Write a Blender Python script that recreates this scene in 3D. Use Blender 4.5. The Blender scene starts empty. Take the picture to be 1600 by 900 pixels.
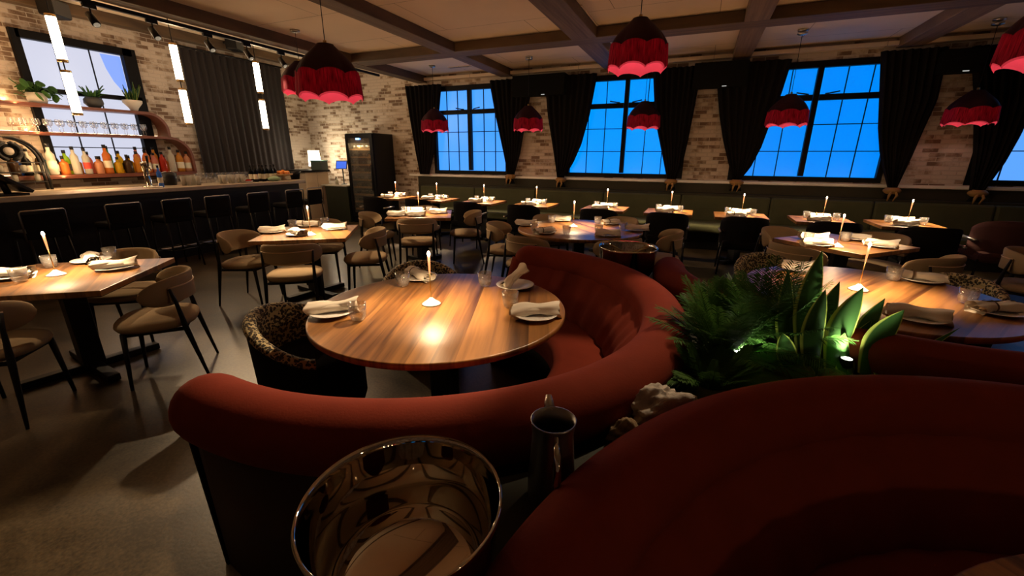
import bpy, bmesh, math, random
from mathutils import Vector, Matrix
C = bpy.context.scene.collection
SC = bpy.context.scene
PI = math.pi
rnd = random.Random(7)

# ------------------------------------------------------------------ camera
CAM_H = 1.6
PITCH, YAW, ROLL, FPX = 0.302722, -0.403382, -0.0035927, 659.1
cy_, sy_, cp_, sp_ = math.cos(YAW), math.sin(YAW), math.cos(PITCH), math.sin(PITCH)
FWD = Vector((sy_ * cp_, cy_ * cp_, -sp_)); RT0 = Vector((cy_, -sy_, 0)); DN0 = FWD.cross(RT0)
RIGHT = math.cos(ROLL) * RT0 + math.sin(ROLL) * DN0
DOWN = -math.sin(ROLL) * RT0 + math.cos(ROLL) * DN0
cd = bpy.data.cameras.new('camera'); cam = bpy.data.objects.new('camera', cd); C.objects.link(cam)
cd.sensor_width = 36.0; cd.lens = 36.0 * FPX / 1600.0; cd.clip_start = 0.02; cd.clip_end = 100
cam.matrix_world = Matrix(((RIGHT.x, -DOWN.x, -FWD.x, 0), (RIGHT.y, -DOWN.y, -FWD.y, 0),
                           (RIGHT.z, -DOWN.z, -FWD.z, CAM_H), (0, 0, 0, 1)))
SC.camera = cam

# ------------------------------------------------------------------ world, exposure
w = bpy.data.worlds.new('world'); SC.world = w; w.use_nodes = True
w.node_tree.nodes['Background'].inputs[0].default_value = (1.0, 0.56, 0.25, 1)
w.node_tree.nodes['Background'].inputs[1].default_value = 0.012
SC.view_settings.view_transform = 'Standard'; SC.view_settings.look = 'None'
SC.view_settings.gamma = 1.0; SC.view_settings.use_curve_mapping = False
SC.view_settings.exposure = 0.2
SC.cycles.use_denoising = True
SC.cycles.max_bounces = 6; SC.cycles.diffuse_bounces = 3; SC.cycles.glossy_bounces = 4
SC.cycles.transmission_bounces = 4; SC.cycles.transparent_max_bounces = 16
SC.cycles.caustics_reflective = False; SC.cycles.caustics_refractive = False
SC.cycles.sample_clamp_indirect = 4.0

WARM = (1.0, 0.62, 0.30)
P_CANDLE, P_PENDANT, P_TRACK = 18.0, 3.0, (12, 210, 350, 320, 520)
E_TUBE, E_LED = 13.0, 9.0

def ray(px, py): return RIGHT * (px - 800) + DOWN * (py - 450) + FWD * FPX
def on_z(px, py, z):
    r = ray(px, py); t = (z - CAM_H) / r.z; return Vector((r.x * t, r.y * t, z))
def on_y(px, py, y):
    r = ray(px, py); t = y / r.y; return Vector((r.x * t, y, CAM_H + r.z * t))
def on_x(px, py, x):
    r = ray(px, py); t = x / r.x; return Vector((x, r.y * t, CAM_H + r.z * t))
def at_depth(px, py, d):
    r = ray(px, py) / FPX; return Vector((0, 0, CAM_H)) + r * d

def light(name, kind, loc, power, color=WARM, radius=0.02, parent=None, target=None, spot=1.2, blend=0.4, size=None):
    l = bpy.data.lights.new(name, kind); l.energy = power; l.color = color
    if kind in ('POINT', 'SPOT'): l.shadow_soft_size = radius
    if kind == 'SPOT': l.spot_size = spot; l.spot_blend = blend
    if kind == 'AREA':
        l.shape = 'RECTANGLE'; l.size, l.size_y = size
    o = bpy.data.objects.new(name, l); C.objects.link(o)
    if parent is not None: o.parent = parent
    o.location = loc
    if target is not None:
        d = Vector(target) - Vector(loc)
        o.rotation_euler = d.to_track_quat('-Z', 'Y').to_euler()
    return o

# ------------------------------------------------------------------ materials
def new_mat(name):
    m = bpy.data.materials.new(name); m.use_nodes = True
    return m, m.node_tree.nodes, m.node_tree.links, m.node_tree.nodes['Principled BSDF']
def plain(name, col, rough=0.5, metal=0.0, spec=0.5, sheen=0.0, bump=0.0, bscale=200, var=0.0, vscale=6, coat=0.0):
    m, n, l, b = new_mat(name)
    b.inputs['Base Color'].default_value = (*col, 1); b.inputs['Roughness'].default_value = rough
    b.inputs['Metallic'].default_value = metal; b.inputs['Specular IOR Level'].default_value = spec
    if sheen:
        b.inputs['Sheen Weight'].default_value = sheen; b.inputs['Sheen Roughness'].default_value = 0.4
        b.inputs['Sheen Tint'].default_value = (*[min(1, c * 3 + .1) for c in col], 1)
    if coat: b.inputs['Coat Weight'].default_value = coat
    tc = n.new('ShaderNodeTexCoord')
    if bump:
        t = n.new('ShaderNodeTexNoise'); t.inputs['Scale'].default_value = bscale; t.inputs['Detail'].default_value = 3
        bp = n.new('ShaderNodeBump'); bp.inputs['Strength'].default_value = bump; bp.inputs['Distance'].default_value = 0.004
        l.new(tc.outputs['Object'], t.inputs['Vector']); l.new(t.outputs['Fac'], bp.inputs['Height']); l.new(bp.outputs['Normal'], b.inputs['Normal'])
    if var:
        t = n.new('ShaderNodeTexNoise'); t.inputs['Scale'].default_value = vscale; t.inputs['Detail'].default_value = 4
        mx = n.new('ShaderNodeMix'); mx.data_type = 'RGBA'
        mx.inputs['A'].default_value = (*[c * (1 - var) for c in col], 1); mx.inputs['B'].default_value = (*[min(1, c * (1 + var)) for c in col], 1)
        l.new(tc.outputs['Object'], t.inputs['Vector']); l.new(t.outputs['Fac'], mx.inputs['Factor']); l.new(mx.outputs['Result'], b.inputs['Base Color'])
    return m
def emit(name, col, strength):
    m, n, l, b = new_mat(name)
    b.inputs['Base Color'].default_value = (0, 0, 0, 1); b.inputs['Emission Color'].default_value = (*col, 1)
    b.inputs['Emission Strength'].default_value = strength; b.inputs['Roughness'].default_value = 0.3
    return m
def glass(name, col=(0.95, 0.95, 0.95), rough=0.03, face=0.10):
    m = bpy.data.materials.new(name); m.use_nodes = True; n, l = m.node_tree.nodes, m.node_tree.links; n.clear()
    out = n.new('ShaderNodeOutputMaterial'); tr = n.new('ShaderNodeBsdfTransparent'); gl = n.new('ShaderNodeBsdfGlossy')
    tr.inputs[0].default_value = (*col, 1); gl.inputs[1].default_value = rough
    lw = n.new('ShaderNodeLayerWeight'); lw.inputs[0].default_value = 0.35
    mr = n.new('ShaderNodeMapRange'); mr.inputs[3].default_value = face * 0.5; mr.inputs[4].default_value = 0.7
    mx = n.new('ShaderNodeMixShader')
    l.new(lw.outputs['Facing'], mr.inputs[0]); l.new(mr.outputs[0], mx.inputs[0])
    df = n.new('ShaderNodeBsdfDiffuse'); df.inputs[0].default_value = (.9, .88, .84, 1); m2 = n.new('ShaderNodeMixShader'); m2.inputs[0].default_value = .07
    l.new(tr.outputs[0], m2.inputs[1]); l.new(df.outputs[0], m2.inputs[2])
    l.new(m2.outputs[0], mx.inputs[1]); l.new(gl.outputs[0], mx.inputs[2]); l.new(mx.outputs[0], out.inputs[0])
    return m
def wood(name, dark, lite, rough=0.35, plank=0.11, ang=0.0, along=1.2, spec=0.5):
    """boards running along local Y (after turning by ang)"""
    m, n, l, b = new_mat(name)
    tc = n.new('ShaderNodeTexCoord'); mp = n.new('ShaderNodeMapping'); mp.inputs['Rotation'].default_value = (0, 0, ang)
    l.new(tc.outputs['Object'], mp.inputs['Vector'])
    sp = n.new('ShaderNodeSeparateXYZ'); l.new(mp.outputs['Vector'], sp.inputs[0])
    dv = n.new('ShaderNodeMath'); dv.operation = 'DIVIDE'; dv.inputs[1].default_value = plank; l.new(sp.outputs['X'], dv.inputs[0])
    fl = n.new('ShaderNodeMath'); fl.operation = 'FLOOR'; l.new(dv.outputs[0], fl.inputs[0])
    wn = n.new('ShaderNodeTexWhiteNoise'); wn.noise_dimensions = '1D'; l.new(fl.outputs[0], wn.inputs['W'])
    st = n.new('ShaderNodeMapping'); st.inputs['Scale'].default_value = (28, along, 4); l.new(mp.outputs['Vector'], st.inputs['Vector'])
    ad = n.new('ShaderNodeVectorMath'); ad.operation = 'ADD'; l.new(st.outputs['Vector'], ad.inputs[0]); l.new(wn.outputs['Color'], ad.inputs[1])
    no = n.new('ShaderNodeTexNoise'); no.inputs['Scale'].default_value = 1.0; no.inputs['Detail'].default_value = 6; no.inputs['Distortion'].default_value = 0.6
    l.new(ad.outputs[0], no.inputs['Vector'])
    mx = n.new('ShaderNodeMath'); mx.operation = 'MULTIPLY_ADD'; mx.inputs[1].default_value = 0.45
    l.new(wn.outputs['Value'], mx.inputs[0]); l.new(no.outputs['Fac'], mx.inputs[2])
    cr = n.new('ShaderNodeValToRGB'); cr.color_ramp.elements[0].position = 0.38; cr.color_ramp.elements[1].position = 0.98
    cr.color_ramp.elements[0].color = (*dark, 1); cr.color_ramp.elements[1].color = (*lite, 1)
    l.new(mx.outputs[0], cr.inputs[0]); l.new(cr.outputs[0], b.inputs['Base Color'])
    b.inputs['Roughness'].default_value = rough; b.inputs['Specular IOR Level'].default_value = spec
    return m
def brick(name, axes):
    m, n, l, b = new_mat(name)
    tc = n.new('ShaderNodeTexCoord'); sp = n.new('ShaderNodeSeparateXYZ'); l.new(tc.outputs['Object'], sp.inputs[0])
    cb = n.new('ShaderNodeCombineXYZ'); l.new(sp.outputs[axes[0]], cb.inputs[0]); l.new(sp.outputs['Z'], cb.inputs[1])
    bt = n.new('ShaderNodeTexBrick'); bt.inputs['Scale'].default_value = 1.0
    bt.inputs['Brick Width'].default_value = 0.20; bt.inputs['Row Height'].default_value = 0.067; bt.inputs['Mortar Size'].default_value = 0.006
    bt.inputs['Mortar Smooth'].default_value = 0.3; bt.inputs['Bias'].default_value = -0.2
    bt.inputs['Color1'].default_value = (0.0, 0, 0, 1); bt.inputs['Color2'].default_value = (1, 1, 1, 1); bt.inputs['Mortar'].default_value = (0.55, 0.55, 0.55, 1)
    l.new(cb.outputs[0], bt.inputs['Vector'])
    n1 = n.new('ShaderNodeTexNoise'); n1.inputs['Scale'].default_value = 2.3; n1.inputs['Detail'].default_value = 3; l.new(cb.outputs[0], n1.inputs['Vector'])
    n2 = n.new('ShaderNodeTexNoise'); n2.inputs['Scale'].default_value = 9; n2.inputs['Detail'].default_value = 6; n2.inputs['Roughness'].default_value = 0.7; l.new(cb.outputs[0], n2.inputs['Vector'])
    # worn patches where the whitewash is gone: random brick value x noise
    s1 = n.new('ShaderNodeMath'); s1.operation = 'MULTIPLY_ADD'; s1.inputs[1].default_value = 0.5; l.new(bt.outputs['Color'], s1.inputs[0]); l.new(n1.outputs['Fac'], s1.inputs[2])
    s2 = n.new('ShaderNodeMath'); s2.operation = 'MULTIPLY_ADD'; s2.inputs[1].default_value = 0.5; l.new(n2.outputs['Fac'], s2.inputs[0]); l.new(s1.outputs[0], s2.inputs[2])
    cr = n.new('ShaderNodeValToRGB'); e = cr.color_ramp.elements
    e[0].position = 0.72; e[0].color = (0.17, 0.105, 0.065, 1); e[1].position = 0.93; e[1].color = (0.56, 0.47, 0.38, 1)
    k = e.new(0.82); k.color = (0.36, 0.27, 0.19, 1)
    l.new(s2.outputs[0], cr.inputs[0])
    mm = n.new('ShaderNodeMix'); mm.data_type = 'RGBA'; mm.inputs['B'].default_value = (0.50, 0.43, 0.35, 1)
    l.new(bt.outputs['Fac'], mm.inputs['Factor']); l.new(cr.outputs[0], mm.inputs['A']); l.new(mm.outputs['Result'], b.inputs['Base Color'])
    b.inputs['Roughness'].default_value = 0.9
    bp = n.new('ShaderNodeBump'); bp.inputs['Strength'].default_value = 0.7; bp.inputs['Distance'].default_value = 0.012
    iv = n.new('ShaderNodeMath'); iv.operation = 'MULTIPLY_ADD'; iv.inputs[1].default_value = -1.0; l.new(bt.outputs['Fac'], iv.inputs[0]); l.new(n2.outputs['Fac'], iv.inputs[2])
    l.new(iv.outputs[0], bp.inputs['Height']); l.new(bp.outputs['Normal'], b.inputs['Normal'])
    return m
def leopard(name):
    m, n, l, b = new_mat(name)
    tc = n.new('ShaderNodeTexCoord'); no = n.new('ShaderNodeTexNoise'); no.inputs['Scale'].default_value = 22
    l.new(tc.outputs['Object'], no.inputs['Vector'])
    mv = n.new('ShaderNodeVectorMath'); mv.operation = 'MULTIPLY_ADD'; mv.inputs[1].default_value = (0.03, 0.03, 0.03)
    l.new(no.outputs['Color'], mv.inputs[0]); l.new(tc.outputs['Object'], mv.inputs[2])
    vo = n.new('ShaderNodeTexVoronoi'); vo.feature = 'F1'; vo.inputs['Scale'].default_value = 58; l.new(mv.outputs[0], vo.inputs['Vector'])
    cr = n.new('ShaderNodeValToRGB'); cr.color_ramp.interpolation = 'CONSTANT'; e = cr.color_ramp.elements
    e[0].position = 0; e[0].color = (0.14, 0.08, 0.03, 1); e[1].position = 0.55; e[1].color = (0.42, 0.33, 0.17, 1)
    k = e.new(0.20); k.color = (0.02, 0.015, 0.01, 1)
    l.new(vo.outputs['Distance'], cr.inputs[0]); l.new(cr.outputs[0], b.inputs['Base Color']); b.inputs['Roughness'].default_value = 0.85
    return m
def leaf_mat(name, mid, edge, trans=0.35, stripe=True):
    m, n, l, b = new_mat(name)
    uv = n.new('ShaderNodeUVMap'); sp = n.new('ShaderNodeSeparateXYZ'); l.new(uv.outputs[0], sp.inputs[0])
    cr = n.new('ShaderNodeValToRGB'); e = cr.color_ramp.elements
    e[0].position = 0; e[0].color = (*edge, 1); e[1].position = 1; e[1].color = (*edge, 1)
    a = e.new(0.06); a.color = (*edge, 1); a = e.new(0.11); a.color = (*mid, 1); a = e.new(0.89); a.color = (*mid, 1); a = e.new(0.94); a.color = (*edge, 1)
    l.new(sp.outputs['X'], cr.inputs[0]); l.new(cr.outputs[0], b.inputs['Base Color'])
    b.inputs['Roughness'].default_value = 0.45; b.inputs['Specular IOR Level'].default_value = .08
    tl = n.new('ShaderNodeBsdfTranslucent'); l.new(cr.outputs[0], tl.inputs[0]); mx = n.new('ShaderNodeMixShader'); mx.inputs[0].default_value = trans
    out = n['Material Output']; l.new(b.outputs[0], mx.inputs[1]); l.new(tl.outputs[0], mx.inputs[2]); l.new(mx.outputs[0], out.inputs[0])
    return m
def translucent(name, col, mix=0.5, rough=0.8, strands=0):
    m, n, l, b = new_mat(name)
    b.inputs['Base Color'].default_value = (*col, 1); b.inputs['Roughness'].default_value = rough; b.inputs['Specular IOR Level'].default_value = 0.1
    tl = n.new('ShaderNodeBsdfTranslucent'); tl.inputs[0].default_value = (*col, 1)
    mx = n.new('ShaderNodeMixShader'); mx.inputs[0].default_value = mix
    out = n['Material Output']; l.new(b.outputs[0], mx.inputs[1]); l.new(tl.outputs[0], mx.inputs[2]); l.new(mx.outputs[0], out.inputs[0])
    if strands:
        uv = n.new('ShaderNodeUVMap'); mp = n.new('ShaderNodeMapping'); mp.inputs['Scale'].default_value = (strands, 1.5, 1); l.new(uv.outputs[0], mp.inputs[0])
        no = n.new('ShaderNodeTexNoise'); no.inputs['Scale'].default_value = 1.0; no.inputs['Detail'].default_value = 2; l.new(mp.outputs[0], no.inputs['Vector'])
        cr = n.new('ShaderNodeValToRGB'); cr.color_ramp.elements[0].position = .3; cr.color_ramp.elements[1].position = .75
        cr.color_ramp.elements[0].color = (*[c * .35 for c in col], 1); cr.color_ramp.elements[1].color = (*[min(1, c * 1.6) for c in col], 1)
        l.new(no.outputs['Fac'], cr.inputs[0]); l.new(cr.outputs[0], b.inputs['Base Color']); l.new(cr.outputs[0], tl.inputs[0])
    return m

M = {}
M['brick_x'] = brick('whitewashed brick facing room', 'X'); M['brick_y'] = brick('whitewashed brick behind bar', 'Y')
M['wood'] = wood('walnut boards', (0.060, 0.022, 0.007), (0.37, 0.168, 0.048), 0.34, 0.105, math.radians(-20))
M['wood_edge'] = plain('dark walnut edge', (0.02, 0.011, 0.007), 0.5)
M['beam'] = wood('reclaimed beam timber', (0.055, 0.032, 0.016), (0.20, 0.125, 0.066), 0.8, 5.0, 0, 0.8)
M['beam_x'] = wood('reclaimed cross timber', (0.055, 0.032, 0.016), (0.20, 0.125, 0.066), 0.8, 5.0, PI / 2, 0.8)
M['ceiling'] = plain('tan plaster ceiling', (0.72, 0.57, 0.41), 0.9, spec=.1, var=0.08, vscale=1.5)
M['black'] = plain('black painted metal', (0.006, 0.006, 0.007), 0.42, spec=.3)
M['blackwood'] = plain('black stained wood', (0.007, 0.006, 0.006), 0.45, spec=.25)
M['darkwall'] = plain('dark olive wainscot', (0.036, 0.034, 0.022), 0.6, spec=.15, var=.15)
M['bench'] = plain('dark green velvet', (0.070, 0.074, 0.040), 0.85, spec=.08, sheen=0.1, var=.25, vscale=5)
M['tan'] = plain('tan woven fabric', (0.32, 0.228, 0.132), 0.9, spec=.1, bump=.25, bscale=400, var=.08)
M['velvet'] = plain('rust red velvet', (0.165, 0.025, 0.0125), 0.85, spec=.08, sheen=0.10, bump=.15, bscale=120, var=.18, vscale=9)
M['panel'] = plain('dark brown booth panel', (0.040, 0.022, 0.017), 0.7, spec=.15)
M['blackvelvet'] = plain('black velvet', (0.010, 0.009, 0.009), 0.9, spec=.05, sheen=.06)
M['curtain'] = plain('black curtain velvet', (0.009, 0.008, 0.008), 0.95, spec=.04)
M['curtain_bar'] = plain('charcoal curtain velvet', (0.035, 0.030, 0.030), 0.9, spec=.05, sheen=.1)
M['tie'] = plain('ochre curtain tie', (0.32, 0.17, 0.05), 0.8, bump=.3)
M['white'] = plain('white glazed ceramic', (0.80, 0.76, 0.70), 0.25)
M['napkin'] = plain('cream linen', (0.78, 0.70, 0.58), 0.95, bump=.2, bscale=600)
M['string'] = plain('brown napkin tie', (0.10, 0.06, 0.03), 0.8)
M['glass'] = glass('clear tumbler glass', (.93, .93, .93), .04, .22)
M['chrome'] = plain('polished steel', (0.56, 0.51, 0.43), 0.035, 1.0)
M['steel'] = plain('brushed steel', (0.55, 0.52, 0.48), 0.28, 1.0)
M['darksteel'] = plain('dark steel', (0.30, 0.29, 0.28), 0.35, 1.0)
M['brass'] = plain('brass', (0.55, 0.36, 0.14), 0.3, 1.0)
M['leopard'] = leopard('leopard print fabric')
M['shade'] = plain('dark burgundy velvet shade', (0.030, 0.006, 0.011), 0.6, spec=.15)
M['fringe'] = translucent('red silk fringe', (0.24, 0.014, 0.042), 0.5, strands=160)
M['lit_fringe'] = translucent('pink lining', (0.95, 0.12, 0.20), 0.35)  # pink stands for the bulb-lit inside of the fringe
M['glow'] = emit('candle flame', (1.0, 0.62, 0.36), 30.0)
M['waxglow'] = emit('lit wax', (1.0, 0.30, 0.10), 1.6)
M['tube'] = emit('lit glass tube', (1.0, 0.84, 0.62), E_TUBE)
M['led'] = emit('led strip', (1.0, 0.66, 0.36), E_LED)
M['barlamp'] = emit('lit lamp shade', (1.0, 0.86, 0.62), 9.0)
M['shelfwood'] = plain('red brown stained shelf', (0.15, 0.045, 0.022), 0.45, var=.2)
M['bartop'] = plain('pale stone bar top', (0.40, 0.33, 0.24), 0.35, var=.15, vscale=8)
M['whitetop'] = plain('white counter top', (0.8, 0.76, 0.68), 0.3)
M['green'] = plain('dark green cabinet paint', (0.030, 0.038, 0.024), 0.5)
M['stonerock'] = plain('pale rough stone', (0.42, 0.37, 0.32), 0.95, bump=1.0, bscale=40, var=.3, vscale=25)
M['brownrock'] = plain('brown rough stone', (0.22, 0.15, 0.08), 0.95, bump=1.0, bscale=40, var=.4, vscale=25)
M['soil'] = plain('moss and bark', (0.11, 0.12, 0.025), 0.95, bump=1.0, bscale=60, var=.6, vscale=14)
M['ledge'] = plain('dark grey ledge top', (0.030, 0.031, 0.024), 0.6, spec=.15, var=.2)
M['palm'] = leaf_mat('palm green', (0.050, 0.120, 0.022), (0.06, 0.14, 0.028), .3)
M['snake'] = leaf_mat('snake plant green', (0.035, 0.085, 0.022), (0.45, 0.50, 0.10), .35)
M['potgreen'] = leaf_mat('pot plant green', (0.05, 0.12, 0.03), (0.06, 0.15, 0.04), .3)
M['pot_white'] = plain('white plant pot', (0.62, 0.56, 0.48), 0.6); M['pot_grey'] = plain('grey plant pot', (0.05, 0.05, 0.05), 0.6)
M['orange'] = plain('orange peel', (0.75, 0.25, 0.04), 0.5); M['woodpale'] = plain('pale turned wood', (0.5, 0.33, 0.18), 0.6)
M['fridge_glass'] = glass('fridge door glass', (0.8, 0.75, 0.65), .05, .06)
M['fridge_in'] = plain('wine fridge inside', (0.05, 0.042, 0.03), 0.6)
M['blue_led'] = emit('blue display', (0.15, 0.35, 1.0), 9.0); M['screen'] = emit('blue tablet screen', (0.04, 0.14, 0.75), 1.0)
M['bottlefoil'] = plain('brown foil and glass', (.16, .11, .06), .35)
M['frame'] = plain('black window frame', (0.005, 0.005, 0.006), 0.5, spec=.1)
M['matte'] = plain('matte black casing', (0.006, 0.006, 0.006), 0.8, spec=.06)
def concrete():
    m, n, l, b = new_mat('polished concrete')
    tc = n.new('ShaderNodeTexCoord')
    a = n.new('ShaderNodeTexNoise'); a.inputs['Scale'].default_value = 1.4; a.inputs['Detail'].default_value = 8; a.inputs['Roughness'].default_value = .65; a.inputs['Distortion'].default_value = .8
    c = n.new('ShaderNodeTexNoise'); c.inputs['Scale'].default_value = 60; c.inputs['Detail'].default_value = 4
    for t in (a, c): l.new(tc.outputs['Object'], t.inputs['Vector'])
    mx = n.new('ShaderNodeMath'); mx.operation = 'MULTIPLY_ADD'; mx.inputs[1].default_value = .45; l.new(c.outputs['Fac'], mx.inputs[0]); l.new(a.outputs['Fac'], mx.inputs[2])
    cr = n.new('ShaderNodeValToRGB'); e = cr.color_ramp.elements; e[0].position = .58; e[1].position = .90
    e[0].color = (0.013, 0.0085, 0.004, 1); e[1].color = (0.092, 0.064, 0.032, 1)
    l.new(mx.outputs[0], cr.inputs[0]); l.new(cr.outputs[0], b.inputs['Base Color'])
    rr = n.new('ShaderNodeMapRange'); rr.inputs[3].default_value = .22; rr.inputs[4].default_value = .48; l.new(a.outputs['Fac'], rr.inputs[0]); l.new(rr.outputs[0], b.inputs['Roughness'])
    bp = n.new('ShaderNodeBump'); bp.inputs['Strength'].default_value = .15; bp.inputs['Distance'].default_value = .003; l.new(c.outputs['Fac'], bp.inputs['Height']); l.new(bp.outputs['Normal'], b.inputs['Normal'])
    return m
M['floor'] = concrete()

def boards(m, w_, h_):
    n, l = m.node_tree.nodes, m.node_tree.links; b = n['Principled BSDF']; src = b.inputs['Base Color'].links[0].from_socket
    tc = n.new('ShaderNodeTexCoord'); bt = n.new('ShaderNodeTexBrick'); bt.inputs['Scale'].default_value = 1; bt.inputs['Brick Width'].default_value = w_; bt.inputs['Row Height'].default_value = h_; bt.inputs['Mortar Size'].default_value = .004
    mx = n.new('ShaderNodeMix'); mx.data_type = 'RGBA'; mx.inputs['B'].default_value = (.25, .19, .13, 1)
    l.new(tc.outputs['Object'], bt.inputs['Vector']); l.new(bt.outputs['Fac'], mx.inputs['Factor']); l.new(src, mx.inputs['A']); l.new(mx.outputs['Result'], b.inputs['Base Color'])
boards(M['ceiling'], 2.4, 1.2)
# ------------------------------------------------------------------ mesh helpers
class MB:
    def __init__(s): s.v = []; s.f = []; s.sm = []; s.uv = {}
    def add(s, vs, fs, smooth=True, uvs=None):
        o = len(s.v); s.v += [tuple(x) for x in vs]
        for k, f in enumerate(fs):
            if uvs: s.uv[len(s.f)] = [uvs[i] for i in f]
            s.f.append([i + o for i in f]); s.sm.append(smooth)
        return s
    def box(s, c, d, rz=0.0, bevel=0.0, mat=None):
        bm = bmesh.new(); bmesh.ops.create_cube(bm, size=1.0)
        for v in bm.verts: v.co = Vector((v.co.x * d[0], v.co.y * d[1], v.co.z * d[2]))
        if bevel: bmesh.ops.bevel(bm, geom=list(bm.edges), offset=bevel, segments=2, profile=0.5, affect='EDGES')
        R = (mat or Matrix.Rotation(rz, 4, 'Z'))
        bm.verts.index_update()
        s.add([R @ v.co + Vector(c) for v in bm.verts], [[v.index for v in f.verts] for f in bm.faces], False); bm.free(); return s
    def grid(s, fn, nu, nv, cu=False, cv=False, smooth=True, caps=False):
        vs = []; uvs = []
        for j in range(nv + (0 if cv else 1)):
            for i in range(nu + (0 if cu else 1)):
                vs.append(fn(i / nu, j / nv)); uvs.append((i / nu, j / nv))
        W = nu if cu else nu + 1; Hn = nv if cv else nv + 1
        fs = []
        for j in range(nv):
            for i in range(nu):
                a = j * W + i; b_ = j * W + (i + 1) % W; c = ((j + 1) % Hn) * W + (i + 1) % W; d = ((j + 1) % Hn) * W + i
                fs.append([a, b_, c, d])
        if caps and cu: fs.append(list(range(W))[::-1]); fs.append([(Hn - 1) * W + i for i in range(W)])
        return s.add(vs, fs, smooth, uvs)
    def lathe(s, prof, n=24, c=(0, 0, 0), close=True):
        vs = []; k = len(prof)
        for i in range(n):
            a = 2 * PI * i / n
            for r, z in prof: vs.append((c[0] + r * math.cos(a), c[1] + r * math.sin(a), c[2] + z))
        fs = []
        for i in range(n):
            for j in range(k - 1):
                fs.append([i * k + j, ((i + 1) % n) * k + j, ((i + 1) % n) * k + j + 1, i * k + j + 1])
        s.add(vs, fs, True)
        return s
    def tube(s, pts, rad, n=8, cap=True):
        pts = [Vector(p) for p in pts]; k = len(pts); rads = rad if isinstance(rad, (list, tuple)) else [rad] * k
        t0 = (pts[1] - pts[0]).normalized(); up = Vector((0, 0, 1)) if abs(t0.z) < .9 else Vector((0, 1, 0))
        vs = []
        for i, p in enumerate(pts):
            t = (pts[min(i + 1, k - 1)] - pts[max(i - 1, 0)]).normalized()
            a = t.cross(up).normalized(); b = a.cross(t).normalized()
            for q in range(n):
                g = 2 * PI * q / n; vs.append(p + (a * math.cos(g) + b * math.sin(g)) * rads[i])
        fs = [[i * n + q, i * n + (q + 1) % n, (i + 1) * n + (q + 1) % n, (i + 1) * n + q] for i in range(k - 1) for q in range(n)]
        if cap: fs += [list(range(n))[::-1], [(k - 1) * n + q for q in range(n)]]
        return s.add(vs, fs, True)
    def prism(s, poly, z0, z1):
        n = len(poly)
        vs = [(x, y, z0) for x, y in poly] + [(x, y, z1) for x, y in poly]
        fs = [list(range(n))[::-1], [n + i for i in range(n)]] + [[i, (i + 1) % n, n + (i + 1) % n, n + i] for i in range(n)]
        return s.add(vs, fs, False)
    def ell(s, c, r, nu=14, nv=9):
        return s.grid(lambda u, v: (c[0] + r[0] * math.sin(PI * v) * math.cos(2 * PI * u), c[1] + r[1] * math.sin(PI * v) * math.sin(2 * PI * u), c[2] - r[2] * math.cos(PI * v)), nu, nv, cu=True)
    def build(s, name, mat, parent=None, kind=None):
        me = bpy.data.meshes.new(name); me.from_pydata(s.v, [], s.f)
        me.polygons.foreach_set('use_smooth', s.sm)
        if s.uv:
            lay = me.uv_layers.new(name='UVMap')
            for p in me.polygons:
                u = s.uv.get(p.index)
                if u:
                    for q, li in enumerate(p.loop_indices): lay.data[li].uv = u[q]
        bm = bmesh.new(); bm.from_mesh(me); bmesh.ops.remove_doubles(bm, verts=bm.verts, dist=1e-5); bmesh.ops.recalc_face_normals(bm, faces=bm.faces); bm.to_mesh(me); bm.free()
        me.materials.append(mat); me.update()
        o = bpy.data.objects.new(name, me); C.objects.link(o)
        if parent is not None: o.parent = parent
        if kind: o['kind'] = kind
        return o
def tag(o, label, cat, group=None, kind=None):
    o['label'] = label; o['category'] = cat
    if group: o['group'] = group
    if kind: o['kind'] = kind
    return o
def thing(name, label, cat, loc=(0, 0, 0), rz=0.0, group=None):
    o = bpy.data.objects.new(name, None); C.objects.link(o); o.empty_display_size = .1
    o.location = loc; o.rotation_euler = (0, 0, rz); return tag(o, label, cat, group)
def copy_tree(o, parent=None):
    c = o.copy(); C.objects.link(c)
    if parent is not None: c.parent = parent
    for ch in list(o.children): copy_tree(ch, c)
    return c
class Kind:
    """first placement uses the built thing itself, later ones a copy of it and of each of its parts"""
    def __init__(s, maker): s.maker = maker; s.first = None
    def put(s, loc, rz=0.0, label='', group=None, scale=None):
        if s.first is None: s.first = s.maker(); o = s.first
        else: o = copy_tree(s.first)
        o.location = loc; o.rotation_euler = (0, 0, rz); o['label'] = label
        if group: o['group'] = group
        if scale: o.scale = scale
        return o
def face(dx, dy): return math.atan2(-dx, dy)

# ------------------------------------------------------------------ the room shell
WY, WX, CZ, BZ = 9.0, -9.8, 3.34, 3.92
XR, YF = 6.5, -2.5
def struct(name, mb, m): o = mb.build(name, m); o['kind'] = 'structure'; return o
struct('floor', MB().box(((WX + XR) / 2, (WY + YF) / 2, -.05), (XR - WX, WY - YF, .1)), M['floor'])
struct('ceiling', MB().box(((-6.1 + XR) / 2, (WY + YF) / 2, CZ + .04), (XR + 6.1, WY - YF, .08)), M['ceiling'])
struct('ceiling_bar', MB().box(((WX - 6.1) / 2, (WY + YF) / 2, BZ + .04), (-6.1 - WX, WY - YF, .08)), M['ceiling'])
struct('ceiling_step', MB().box((-6.13, (WY + YF) / 2, (CZ + BZ) / 2 + .04), (.06, WY - YF, BZ - CZ + .1)), M['ceiling'])
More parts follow.
